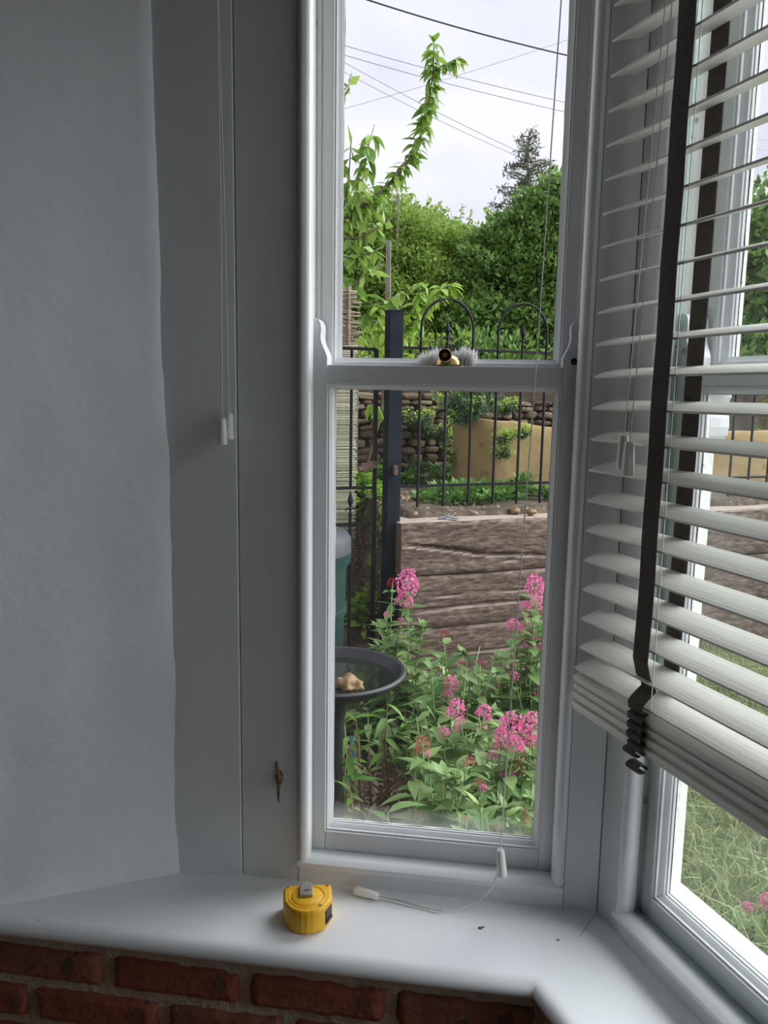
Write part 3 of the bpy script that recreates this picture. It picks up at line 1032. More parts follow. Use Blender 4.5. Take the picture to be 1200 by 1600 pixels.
fx = aty(696, 568, .035)
fs_ = thing('sash_fastener', 'brass sash fastener with dark round knob on the meeting rail', 'sash lock', (fx.x, .036, .7182))
MB().box(-.0225, .0225, -.010, .012, 0, .0022).build('base_plate', M['brass'], fs_, bevel=.0006)
MB().lathe([(0, 0), (.0150, 0), (.0150, .004), (.0120, .0095), (.006, .0125), (0, .0130)], 24, (.003, .004, .002)).build('dome', M['brass'], fs_, 'auto')
RX = Matrix.Rotation(PI / 2, 3, 'X')
MB().lathe([(0, -.004), (.0042, -.004), (.0042, .003), (.0075, .005), (.0088, .0085), (.0088, .0105), (.0078, .0115), (0, .0115)], 28, (.0, -.004, .0135), RX).build('knob', M['brass'], fs_, 'auto')
MB().lathe([(.0030, .0118), (.0078, .0113), (.0078, .0124), (.0040, .0126)], 28, (.0, -.004, .0135), RX, closed=True).build('knob_face', surf('dark_knob', (.020, .012, .008), None, rough=.35), fs_, 'auto')
MB().lathe([(.0016, .0125), (.0034, .0125), (.0034, .0134), (.0016, .0134)], 20, (.0, -.004, .0135), RX, closed=True).build('screw_ring', M['brass'], fs_, 'auto')


def tuft():
    rn = random.Random(8)
    mb = MB()
    c = aty(700, 568, .060)
    for k_ in range(420):
        side = rn.random()
        x = rn.uniform(-.036, -.004) if side < .45 else rn.uniform(.004, .034)
        y = rn.uniform(-.006, .006)
        hgt = (.010 + .013 * (1 - abs(x + .012) / .03)) if x < 0 else .024 * (1 - .35 * abs(x - .020) / .02)
        hgt = max(.006, hgt * rn.uniform(.7, 1.2))
        p = Vector((x, y, 0))
        t = p + Vector((rn.uniform(-.004, .004) + (.004 if x > 0 else -.006) * rn.random(), rn.uniform(-.004, .004), hgt))
        m_ = p.lerp(t, .55) + Vector((rn.uniform(-.0015, .0015), 0, 0))
        mb.tube([p, m_, t], [.0007, .0006, .0002], 3, cap=False)
    o = mb.build('fibre_tuft', M['fluff'], None)
    o.location = (c.x, .060, .7185)
    tag(o, 'tuft of white frayed fibres behind the brass sash fastener', 'tuft', kind='stuff')


tuft()

# crumbs on the sill
rn = random.Random(5)
for i, (px, py, r) in enumerate(((751, 1451, .0022), (755, 1449, .0014), (872, 1469, .0013), (500, 1425, .0009))):
    p = atz(px, py, 0)
    if i < 3:
        o = blob('crumb', M['rock'], r, i, None, (p.x, p.y, r * .5), .4, 2, (1.4, .9, .55))
        tag(o, ['brown crumb pair member, larger, mid sill in front of the cord', 'tiny brown crumb touching the larger crumb on the sill', 'tiny brown crumb on the sill near the bay corner'][i], 'crumb', 'crumbs on the sill')

# ==================================================================== GARDEN GROUND


def ground_h(a, b):
    """terrain height in the sleeper frame"""
    def sm(x, x0, x1):
        t = min(1, max(0, (x - x0) / (x1 - x0)))
        return t * t * (3 - 2 * t)
    n = .012 * noise.noise(Vector((a * 3, b * 3, 0))) + .006 * noise.noise(Vector((a * 11, b * 11, 4)))
    plateau = GZ + (.10 - GZ) * sm(b, .08, .14) + .62 * sm(b, 1.62, 1.75)
    ramp = GZ + .10 * sm(b, -.1, .3) + .16 * sm(b, .3, .66) + .10 * sm(b, .66, .70) + .24 * sm(b, .70, 1.0) + .24 * sm(b, 1.0, 1.4) + .60 * sm(b, 1.62, 1.75)
    k_ = sm(a, -.03, .05)
    return ramp * (1 - k_) + plateau * k_ + n


def ground():
    A = np.concatenate([np.arange(-6, -1.2, .3), np.arange(-1.2, 2.6, .035), np.arange(2.6, 9, .3)])
    Bv = np.concatenate([np.arange(-4.2, -2.6, .2), np.arange(-2.6, 2.0, .035), np.arange(2.0, 14, .4)])
    vs = np.zeros((len(A) * len(Bv), 3))
    k_ = 0
    for b in Bv:
        for a in A:
            p = G(a, b, ground_h(a, b))
            vs[k_] = p
            k_ += 1
    w = len(A)
    idx = (np.arange(len(Bv) - 1)[:, None] * w + np.arange(w - 1)[None, :]).ravel()
    f = np.stack([idx, idx + 1, idx + w + 1, idx + w], 1)
    o = link('ground', mesh_np('ground', vs, f), M['soil'], None, True)
    tag(o, 'bare brown garden soil rising behind the timber retaining wall', 'ground', kind='structure')


ground()


def ground_z(P):
    return ground_h(*toab(P))


# ------------------------------------------------------------------ railway sleepers
def sleeper(name, a0, a1, z0, z1, crack, label, seed, b1=.215):
    nx, nz = 110, 26
    rnz = lambda x, y, s_: noise.noise(Vector((x, y, s_)))
    vs, fs = [], []
    # section loop: front face bottom->top, then top front->back, then back
    sec = [(0, j / nz) for j in range(nz + 1)] + [(i / 8, 1) for i in range(1, 9)] + [(1, 1 - j / 4) for j in range(1, 5)]
    m_ = len(sec)
    for i in range(nx + 1):
        a = a0 + (a1 - a0) * i / nx
        sag = .010 * rnz(a * 1.3, 0, seed)
        for y, z in sec:
            b = y * b1
            zz = z0 + (z1 - z0) * z
            ed = min(z, 1 - z) if y == 0 else 1
            d = .010 * rnz(a * 2.2, zz * 14, seed) + .005 * rnz(a * 6, zz * 50, seed + 3) + .003 * rnz(a * 25, zz * 90, seed + 6)
            rd = .012 * max(0, 1 - ed / .10) ** 2 if y == 0 else 0
            if y == 0:
                b = d + rd + .004
                for (zc, slope, w_, dep, aa, ab_) in crack:
                    if aa <= a <= ab_:
                        tfade = min(1, (a - aa) / .12, (ab_ - a) / .12)
                        zc_ = zc + slope * (a - aa) + .012 * rnz(a * 3.5, 2, seed + 9)
                        dd = abs(zz - zc_)
                        b += dep * max(0, tfade) * max(0, 1 - dd / w_)
            zt_ = zz + (.006 * rnz(a * 3, b * 20, seed + 1) + sag * .4) * (z if z > .9 else 0) + (sag * .3 if z < .1 else 0)
            p = G(a, b, zt_)
            vs.append(p)
    for i in range(nx):
        for j in range(m_ - 1):
            fs.append((i * m_ + j, i * m_ + j + 1, (i + 1) * m_ + j + 1, (i + 1) * m_ + j))
    fs += [tuple(range(m_)), tuple(range(nx * m_, (nx + 1) * m_))]
    mb = MB().add(vs, fs)
    me = mb.mesh(name)
    # local frame along the beam so that the grain runs lengthwise
    Mt = Matrix.Translation(G(a0, 0, z0)) @ Matrix.Rotation(ROTG, 4, 'Z')
    me.transform(Mt.inverted())
    o = link(name, me, M['timber'], None, 'auto')
    o.location = G(a0, 0, z0)
    o.rotation_euler = (0, 0, ROTG)
    tag(o, label, 'sleeper', 'sleepers of the retaining wall')


sleeper('railway_sleeper', -.035, 2.75, -.735, -.462, [(-.60, .01, .008, .02, .2, 1.2)], 'lowest weathered timber sleeper of the retaining wall, behind the flowers', 1)
sleeper('railway_sleeper', -.012, 2.62, -.455, -.196, [(-.355, .004, .012, .022, .0, 1.6), (-.29, -.01, .006, .015, .1, .9)], 'middle weathered timber sleeper of the retaining wall', 2)
sleeper('railway_sleeper', -.036, 2.70, -.188, .072, [(-.030, -.145, .012, .06, -.03, .42), (-.088, -.075, .010, .05, .30, 2.0), (-.145, .02, .005, .012, .2, .8)], 'top timber sleeper of the retaining wall, pale upper face and long crack', 3)

# stones and slates on the top sleeper
for px, py, r, lab, sd_ in ((804, 799, .028, 'rounded tan stone on the top sleeper, left of two', 1), (829, 801, .030, 'flatter tan stone on the top sleeper, right of two', 4)):
    p = atz(px, py + 3, .078)
    o = blob('stone', M['rock'], r, sd_, None, (p.x, p.y, .078 + r * .45), .35, 3, (1.05, .8, .72 if sd_ == 1 else .55))
    tag(o, lab, 'stone')
for i, (px, py, rz, lab) in enumerate(((693, 809, .3, 'blue grey slate chip on the top sleeper, left and lower'), (708, 811, -.5, 'blue grey slate chip leaning on the other chip on the sleeper'))):
    p = atz(px, py, .08)
    mb = MB()
    rn = random.Random(i + 3)
    ol = [(.040 * math.cos(a_) * rn.uniform(.75, 1.1), .020 * math.sin(a_) * rn.uniform(.7, 1.1)) for a_ in np.linspace(0, 2 * PI, 9)[:-1]]
    mb.prism(ol, lambda p_, q_, t: (p_, q_, t), 0, .006)
    o = mb.build('slate_chip', M['slate'], None, bevel=.001, loc=(p.x, p.y, .079 + .006 * i))
    o.rotation_euler = (.06 * i, -.10 + .2 * i, ROTG + rz)
    tag(o, lab, 'slate')

# ------------------------------------------------------------------ iron post, fence, gate (sleeper frame)
BF = .255
post = thing('gate_post', 'square dark navy steel gate post at the left end of the sleepers', 'post', G(-.050, .115, 0), ROTG)
MB().box(-.035, .035, -.035, .035, -.745, 1.062).build('shaft', M['navy'], post, bevel=.003)
MB().box(-.037, .037, -.037, .037, 1.060, 1.068).build('cap', M['navy'], post, bevel=.002)
MB().box(-.010, .010, -.06, -.034, .30, .345).build('latch_keep', M['rust'], post, bevel=.002)


def bar(mb, x, y, z0, z1, r=.0075):
    mb.tube([(x, y, z0), (x, y, z1)], r, 8)


def finial(name, parent, x, y, z, mat=None):
    pr = [(0, 0), (.008, 0), (.010, .008), (.006, .016), (.005, .024), (.011, .030), (.005, .038), (.007, .050), (.015, .072), (.010, .092), (.004, .112), (0, .125)]
    MB().lathe(pr, 8, (x, y, z)).build(name, mat or M['iron'], parent)
    mb = MB()
    for sgn in (-1, 1):
        mb.tube([(x, y, z + .030), (x + sgn * .014, y, z + .038), (x + sgn * .022, y, z + .030), (x + sgn * .024, y, z + .020)], [.005, .0045, .0035, .002], 6)
    return mb.build('scroll', mat or M['iron'], parent)


fence = thing('railing_panel', 'black iron hoop-topped railing standing behind the timber sleepers', 'railing', G(0, BF, 0), ROTG)
zm, zT = .222, .908
for z, nm in ((zm, 'rail'), (zT, 'rail')):
    MB().box(-.03, 2.6, -.004, .004, z - .008, z + .006).build(nm, M['iron'], fence, bevel=.001)
sp_ = .1425
xs = [.145 + sp_ * k_ for k_ in range(17)]
for i, x in enumerate(xs):
    mb = MB()
    inner = (i % 3 == 1)
    bar(mb, x, 0, .112, zT + (.02 if inner else 0), .0075)
    mb.build('bar', M['iron'], fence, 'auto')
    if inner:
        finial('finial', fence, x, 0, zT + .02)
    if i % 3 == 0 and i + 2 < len(xs):
        x1 = xs[i + 2]
        r = (x1 - x) / 2
        pts = [(x, 0, zT - .01), (x, 0, zT + .06)] + [(x + r - r * math.cos(t), 0, zT + .095 + r * 1.05 * math.sin(t)) for t in np.linspace(0, PI, 15)] + [(x1, 0, zT + .06), (x1, 0, zT - .01)]
        MB().tube(pts, .0075, 8).build('hoop', M['iron'], fence, 'auto')

gate = thing('garden_gate', 'black iron garden gate left of the navy post, spear finials', 'gate', G(0, .15, 0), ROTG)
for z in (.888, .232, .056, -.60):
    MB().box(-1.0, -.122, -.004, .004, z - .007, z + .007).build('rail', M['iron'], gate, bevel=.001)
MB().box(-.134, -.116, -.009, .009, -.655, .888).build('frame_bar', M['iron'], gate, bevel=.001)
MB().box(-1.01, -.99, -.009, .009, -.655, .888).build('frame_bar', M['iron'], gate, bevel=.001)
for k_ in range(6):
    x = -.246 - .122 * k_
    mb = MB()
    bar(mb, x, 0, .232, .888)
    mb.build('bar', M['iron'], gate, 'auto')
    mb = MB()
    bar(mb, x, 0, -.60, .115)
    mb.build('bar', M['iron'], gate, 'auto')
    finial('finial', gate, x, 0, .098)
lt = MB()
lt.box(-.20, -.118, -.022, -.008, .325, .352)
lt.box(-.215, -.165, -.028, -.012, .312, .338)
lt.box(-.165, -.060, -.020, -.012, .350, .362)
lt.tube([(-.215, -.022, .322), (-.19, -.022, .322)], .014, 8)
lo_ = lt.build('latch', M['rust'], gate, bevel=.003)

# ------------------------------------------------------------------ reed screen and wicker behind the gate
scr = thing('reed_screen', 'pale reed screen of thin horizontal canes behind the gate', 'screen', G(0, .62, 0), ROTG)
rn = random.Random(2)
mb = MB()
z = -.62
while z < .93:
    r = rn.uniform(.0024, .0040)
    e = -.072 + rn.uniform(-.008, .008)
    mb.tube([(-1.15, rn.uniform(-.004, .004), z), (-.6, rn.uniform(-.006, .006), z + rn.uniform(-.003, .003)), (e, rn.uniform(-.004, .004), z + rn.uniform(-.004, .004))], r, 5)
    z += r * 1.9
o = mb.build('canes', M['reed'], scr, True)
o['kind'] = 'stuff'
mb = MB()
for x in (-.95, -.6, -.25, -.088):
    mb.tube([(x, .012, -.66), (x, .012, .95)], .0035, 5)
mb.build('binding_wire', M['wire'], scr)
wk = thing('wicker_hurdle', 'broken brown wicker hurdle above the reed screen by the window edge', 'hurdle', G(0, .66, 0), ROTG)
mb = MB()
z = .93
while z < 1.22:
    r = rn.uniform(.004, .007)
    e = -.05 + rn.uniform(-.035, .02)
    y_ = .008 * (1 if rn.random() < .5 else -1)
    mb.tube([(-1.1, y_, z), (-.5, -y_, z + rn.uniform(-.01, .01)), (-.2, y_, z + rn.uniform(-.01, .01)), (e, -y_, z + rn.uniform(-.012, .012))], r, 5)
    z += r * 1.7
o = mb.build('rods', M['wicker'], wk, True)
o['kind'] = 'stuff'
for x in (-.9, -.45, -.105):
    MB().tube([(x, 0, -.55), (x, 0, 1.24)], .012, 7).build('stake', M['wicker'], wk, True)

# grey timber posts among the bushes
for px0, py0, px1, py1, b, r, lab in ((607, 376, 606, 560, 2.4, .020, 'square grey fence post among the leaves, shorter and thicker'), (622, 303, 619, 560, 2.9, .013, 'tall thin grey pole rising out of the hedge')):
    t_, d_ = atb(px0, py0, b), atb(px1, py1, b)
    base = Vector((d_.x, d_.y, ground_z(d_) - .05))
    mb = MB()
    hh = t_.z - base.z
    tx = t_ - base
    mb.add([base * 0 + Vector((sx * r, sy * r, 0)) for sx, sy in ((-1, -1), (1, -1), (1, 1), (-1, 1))] + [Vector((tx.x + sx * r * .9, tx.y + sy * r * .9, hh)) for sx, sy in ((-1, -1), (1, -1), (1, 1), (-1, 1))],
           [(0, 1, 2, 3), (4, 5, 6, 7), (0, 1, 5, 4), (1, 2, 6, 5), (2, 3, 7, 6), (3, 0, 4, 7)])
    tag(mb.build('fence_post', M['greywood'], None, bevel=.003, loc=base), lab, 'post')
# a couple of grey fence boards behind the wicker
fb = thing('board_fence', 'grey boarded fence panel behind the leaves by the wicker', 'fence', G(-.02, 1.05, 0), ROTG)
for k_ in range(7):
    MB().box(-.80 + .13 * k_, -.682 + .13 * k_, -.01, .01, .0, 1.10 + .01 * (k_ % 2)).build('board', M['greywood'], fb, bevel=.003)


# ------------------------------------------------------------------ rendered ochre wall and stone wall
def ochre_wall():
    n = 46
    vs, fs = [], []
    sec = [(0, 0), (0, .15), (0, .35), (0, .6), (0, .8), (0, .95), (.012, 1), (.06, 1.01), (.12, 1), (.13, .9), (.13, 0)]
    for i in range(n + 1):
        a = .785 + 2.9 * i / n
        bow = .95 - .10 * math.sin(min(1, (a - .785) / 1.4) * PI / 2) + (.16 * (1 - (a - .785) / .18) ** 2 if a < .965 else 0)
        zt_ = .548 - .085 * min(1, (a - .7) / .9) + .012 * noise.noise(Vector((a * 5, 0, 1)))
        for y, z in sec:
            p = G(a, bow + y + .010 * noise.noise(Vector((a * 4, z * 3, 2))) - (.0 if z > .5 else .015 * (.5 - z)), .02 + (zt_ - .02) * z)
            vs.append(p)
    m_ = len(sec)
    for i in range(n):
        for j in range(m_ - 1):
            fs.append((i * m_ + j, i * m_ + j + 1, (i + 1) * m_ + j + 1, (i + 1) * m_ + j))
    fs += [tuple(range(m_)), tuple(range(n * m_, (n + 1) * m_))]
    o = MB().add(vs, fs).build('rendered_wall', M['beige'], None, 'auto')
    tag(o, 'low ochre rendered garden wall behind the iron railing', 'garden wall')


ochre_wall()


def stone_wall():
    w = thing('dry_stone_wall', 'rough brown dry stone wall behind the railing, plants on it', 'stone wall', G(0, 1.55, 0), ROTG)
    mb = MB()
    mb.box(-.8, 3.6, .02, .16, -.1, .74)
    mb.build('earth_core', M['wallcore'], w)
    rn = random.Random(12)
    protos = []
    for i in range(10):
        bm = bmesh.new()
        bmesh.ops.create_icosphere(bm, subdivisions=2, radius=1)
        for v in bm.verts:
            c = v.co.copy()
            # squarish lumps with worn corners
            p = Vector([math.copysign(abs(t) ** .62, t) for t in c])
            v.co = p * (1 + .22 * noise.noise(c * 1.7 + Vector((i * 5, 0, 0))))
        me = bpy.data.meshes.new('stone')
        bm.to_mesh(me)
        bm.free()
        me.materials.append(M[('stone', 'stone2', 'stone3', 'stone')[i % 4]])
        me.polygons.foreach_set('use_smooth', [True] * len(me.polygons))
        me.set_sharp_from_angle(angle=math.radians(32))
        protos.append(me)
    z = -.04
    cnt = 0
    while z < .76:
        h = rn.uniform(.032, .062)
        x = -.80 + rn.random() * .1
        while x < (1.25 if z < .45 else 2.0):
            l = rn.uniform(.06, .17)
            if cnt < 295:
                o = bpy.data.objects.new('stone', rn.choice(protos))
                COL.objects.link(o)
                o.parent = w
                o.location = (x + l / 2, rn.uniform(-.015, .012), z + h / 2 + rn.uniform(-.004, .004))
                o.scale = (l / 2 * .96, .055 + rn.uniform(0, .02), h / 2 * .97)
                o.rotation_euler = (rn.uniform(-.12, .12), rn.uniform(-.10, .10), rn.uniform(-.12, .12))
                cnt += 1
            x += l + rn.uniform(.0, .008)
        z += h * .96


stone_wall()

# ==================================================================== WATER BUTT, BIRD BATH, HOSE
bt = G(-.655, -.30, ground_h(-.655, -.30) - .01)
wb = thing('water_butt', 'green plastic water butt with grey lid at the left window edge', 'water butt', bt)
hB = .085 - bt.z
MB().lathe([(0, 0), (.205, 0), (.215, .02), (.222, hB * .30), (.232, hB * .302), (.232, hB * .33), (.226, hB * .335), (.236, hB * .62), (.246, hB * .622), (.246, hB * .65), (.238, hB * .655), (.243, hB * .88), (.258, hB * .885), (.262, hB * .93), (.250, hB * .935), (.250, hB * .95), (0, hB * .95)], 48).build('barrel', M['buttgreen'], wb, 'auto')
MB().lathe([(0, hB * .93), (.256, hB * .93), (.262, hB * .94), (.260, hB * 1.01), (.248, hB * 1.03), (.20, hB * 1.06), (.10, hB * 1.08), (0, hB * 1.085)], 48).build('lid', M['buttlid'], wb, 'auto')

bc = atz(523, 1047, -.15)
bb = thing('bird_bath', 'dark grey bowl of a bird bath with water, on a thin stand', 'bird bath', (bc.x, bc.y, GZ))
zr = -.15 - GZ
R_ = .217
MB().lathe([(0, zr - .075), (.05, zr - .075), (.12, zr - .062), (.18, zr - .035), (R_ - .006, zr - .012), (R_, zr - .006), (R_ + .001, zr + .001), (R_ - .006, zr + .006), (R_ - .014, zr + .004), (R_ - .020, zr - .004), (.185, zr - .022), (.12, zr - .040), (.05, zr - .048), (0, zr - .049)], 64).build('bowl', M['bath'], bb, 'auto')
MB().lathe([(0, -.02), (.13, -.02), (.13, .012), (.10, .03), (.045, .06), (.030, .12), (.026, zr * .5), (.030, zr - .16), (.045, zr - .10), (.075, zr - .072), (0, zr - .07)], 32).build('pedestal', M['bath'], bb, 'auto')
wa = MB().lathe([(0, 0), (.183, 0), (.183, -.003), (0, -.003)], 64).build('water', M['water'], bb, loc=(0, 0, zr - .022))
rk = atz(545, 1070, -.165)
o = blob('rock', M['rock'], .040, 6, None, (rk.x, rk.y, -.170), .45, 4, (1.05, .8, .72), 1.9)
tag(o, 'tan rock sitting in the water of the bird bath', 'rock')
hp_ = [atz(548, 1150, -.55), atz(554, 1178, -.60), atz(550, 1205, -.66), atz(541, 1225, -.70), atz(528, 1245, -.70), atz(500, 1270, -.705)]
hp_ = [Vector((p.x, p.y, max(p.z, ground_z(p) + .006))) for p in hp_]
tag(MB().tube(hp_, .007, 8).build('hose', M['hose'], None, True), 'teal garden hose on the soil under the bird bath', 'hose')


# ==================================================================== PLANTS
def leaf_mesh(name, mat, L, Wd, fold=.25, droop=.25, n=5, tip=.5):
    """a pointed leaf along +x with a folded midrib, sides above the rib"""
    vs, fs = [], []
    for i in range(n + 1):
        t = i / n
        w = Wd / 2 * math.sin(PI * (t ** tip)) if 0 < i < n else 0
        z = -droop * L * t * t
        x = L * (t - .12 * droop * t * t)
        vs += [(x, -w, z + fold * w), (x, 0, z), (x, w, z + fold * w)]
    for i in range(n):
        a_ = i * 3
        if i == 0:
            fs += [(1, 3, 4), (1, 4, 5)]
        elif i == n - 1:
            fs += [(a_, a_ + 4, a_ + 1), (a_ + 1, a_ + 4, a_ + 2)]
        else:
            fs += [(a_, a_ + 3, a_ + 4, a_ + 1), (a_ + 1, a_ + 4, a_ + 5, a_ + 2)]
    me = bpy.data.meshes.new(name)
    used = sorted({i for f in fs for i in f})
    mp_ = {u: i for i, u in enumerate(used)}
    me.from_pydata([vs[u] for u in used], [], [tuple(mp_[i] for i in f) for f in fs])
    me.materials.append(mat)
    me.polygons.foreach_set('use_smooth', [True] * len(me.polygons))
    return me


def put_leaf(me, parent, base, d, s_, roll=0.0, name='leaf'):
    d = Vector(d).normalized()
    up = Vector((0, 0, 1))
    side = up.cross(d)
    if side.length < 1e-3:
        side = Vector((0, 1, 0))
    side.normalize()
    nz_ = d.cross(side)
    if roll:
        q = Matrix.Rotation(roll, 3, d)
        side, nz_ = q @ side, q @ nz_
    m_ = Matrix((d, side, nz_)).transposed().to_4x4()
    o = bpy.data.objects.new(name, me)
    COL.objects.link(o)
    o.parent = parent
    o.matrix_local = Matrix.Translation(base) @ m_ @ Matrix.Scale(s_, 4)
    return o


def foliage(name, pts, lens, mat, seed, up=.5, ratio=.45, fold=.25, outward=None, droop=0.0):
    """many small folded leaves as one mesh (uncountable foliage)"""
    rg = np.random.default_rng(seed)
    n = len(pts)
    d = rg.normal(size=(n, 3))
    if outward is not None:
        d += outward
    d[:, 2] -= droop
    d /= np.linalg.norm(d, axis=1)[:, None] + 1e-9
    r = rg.normal(size=(n, 3)) * (1 - up)
    r[:, 2] += up * 1.6
    sd_ = np.cross(r, d)
    sd_ /= np.linalg.norm(sd_, axis=1)[:, None] + 1e-9
    nr = np.cross(d, sd_)
    L = lens[:, None]
    w = L * ratio / 2
    mid = pts + d * L * .45
    v = np.stack([pts, mid + sd_ * w + nr * w * fold, pts + d * L, mid - sd_ * w + nr * w * fold], 1).reshape(-1, 3)
    i4 = np.arange(n) * 4
    f = np.concatenate([np.stack([i4, i4 + 2, i4 + 1], 1), np.stack([i4, i4 + 3, i4 + 2], 1)])
    me = mesh_np(name, v, f)
    me.materials.append(mat)
    return me


def blob_points(rg, blobs, dens, shell=.55):
    P, Nn = [], []
    for c, rx, ry, rz in blobs:
        n = int(dens * (rx * ry + ry * rz + rx * rz) / 3 * 12.5)
        u = rg.normal(size=(n, 3))
        u /= np.linalg.norm(u, axis=1)[:, None]
        lump = 1 + .18 * np.sin(u[:, 0] * 7 + c.x * 9) * np.sin(u[:, 1] * 6 + c.y * 5) + .14 * np.sin(u[:, 2] * 11 + c.z * 7 + u[:, 0] * 5)
        r = (shell + (1 - shell) * rg.random(n) ** .7) * lump
        P.append(np.array(c) + u * r[:, None] * np.array([rx, ry, rz]))
        Nn.append(u)
    return np.concatenate(P), np.concatenate(Nn)


# ---------------- hedges and bushes
def bush(name, label, cat, blobs, dens, lmin, lmax, mat, seed, up=.45, ratio=.5, twig=None, shell=.55, stems=True, singles=None):
    """blobs: (px, py, b, rx, ry, rz) measured in the sleeper frame"""
    rg = np.random.default_rng(seed)
    bl = [(atb(px, py, b), rx, ry, rz) for px, py, b, rx, ry, rz in blobs]
    P, Nn = blob_points(rg, bl, dens, shell)
    c0 = sum((b_[0] for b_ in bl), Vector()) / len(bl)
    base = Vector((c0.x, c0.y, ground_z(c0)))
    keep = P[:, 2] > base.z - .3
    P, Nn = P[keep], Nn[keep]
    me = foliage('foliage', P - np.array(base), rg.uniform(lmin, lmax, len(P)), mat, seed + 1, up, ratio, outward=Nn * .8)
    t = thing(name, label, cat, base)
    o = link('foliage', me, None, t)
    o['kind'] = 'stuff'
    if singles:
        dist = np.linalg.norm(P - np.array(CAM), axis=1) + np.random.default_rng(1).random(len(P)) * .25
        rs = random.Random(seed)
        for i in np.argsort(dist)[:290]:
            d = Vector(Nn[i]) * .9 + Vector((rs.gauss(0, .6), rs.gauss(0, .6), rs.gauss(-.1, .5)))
            put_leaf(singles[i % len(singles)], t, Vector(P[i]) - base, d, rs.uniform(.55, .85), rs.uniform(-.6, .6))
    if stems:
        mb = MB()
        for c, rx, ry, rz in bl:
            e = c - base
            mb.tube([(e.x * .4, e.y * .4, -.05), (e.x * .8, e.y * .8, e.z * .6), (e.x, e.y, e.z + rz * .5)], [.03, .022, .008], 6)
        mb.build('stems', M['bark'], t, True)
    if twig:
        mb = MB()
        pts, ln = [], []
        rr = random.Random(seed)
        for px0, py0, px1, py1, b in twig:
            p, q = atb(px0, py0, b) - base, atb(px1, py1, b) - base
            m_ = p.lerp(q, .5) + Vector((rr.uniform(-.04, .04), 0, 0))
            MB().tube([p, m_, q], [.008, .006, .002], 5).build('shoot', M['stemg'], t, True)
            for k_ in range(26):
                tt_ = k_ / 26
                pt = (p.lerp(m_, tt_ * 2) if tt_ < .5 else m_.lerp(q, tt_ * 2 - 1))
                pts.append(pt)
                ln.append(rr.uniform(lmin, lmax) * 1.1)
        o = link('shoot_leaves', foliage('shoot_leaves', np.array(pts), np.array(ln), mat, seed + 5, .4, ratio), None, t)
        o['kind'] = 'stuff'
    return t


bush('hedge', 'mid green hedge across the back of the garden, below the open sky', 'hedge',
     [(590, 395, 3.3, .55, .45, .50), (640, 405, 3.4, .50, .45, .48), (690, 425, 3.5, .50, .45, .48), (735, 425, 3.6, .50, .45, .42), (600, 480, 3.1, .5, .4, .5), (680, 500, 3.0, .5, .4, .45), (750, 490, 3.2, .5, .4, .5), (560, 430, 3.2, .4, .4, .5)],
     5200, .026, .055, M['hedge'], 21,
     twig=[(655, 350, 650, 308, 3.3), (665, 345, 672, 306, 3.3), (675, 350, 690, 312, 3.3), (645, 350, 632, 318, 3.3), (690, 348, 704, 325, 3.3), (715, 365, 722, 318, 3.6), (725, 365, 735, 330, 3.6), (700, 365, 708, 338, 3.5), (765, 345, 760, 322, 3.6)])
bush('evergreen_bush', 'dark glossy broad-leaved bush at the right of the view, reaching highest', 'bush',
     [(800, 392, 2.9, .36, .35, .28), (845, 358, 2.7, .32, .35, .32), (892, 345, 2.6, .36, .36, .40), (780, 440, 2.8, .40, .35, .40), (850, 440, 2.55, .44, .35, .42), (910, 450, 2.5, .45, .4, .45), (800, 520, 2.5, .42, .3, .32), (870, 530, 2.35, .42, .3, .34), (740, 520, 2.6, .3, .3, .3)],
     4600, .036, .070, M['hedge2'], 33,
     singles=[leaf_mesh('leaf', M['hedge2'], .10, .046, .25, .35, 5, .8), leaf_mesh('leaf', M['hedge2'], .095, .042, .25, .2, 5, .8)],
     twig=[(860, 300, 866, 258, 2.6), (875, 300, 884, 256, 2.6), (845, 310, 846, 275, 2.7), (820, 330, 815, 300, 2.8), (868, 320, 878, 285, 2.6)])
bush('laurel_bush', 'dark bush seen through the front window between the blind slats', 'bush',
     [(1050, 380, 2.5, .5, .4, .6), (1150, 420, 2.4, .5, .4, .6), (1230, 400, 2.3, .5, .4, .7), (990, 430, 2.5, .4, .4, .5), (1150, 560, 2.2, .6, .4, .35), (1240, 600, 2.0, .5, .4, .35), (1040, 560, 2.2, .5, .4, .35), (950, 420, 2.5, .4, .4, .5)],
     1500, .06, .11, M['hedge2'], 44)


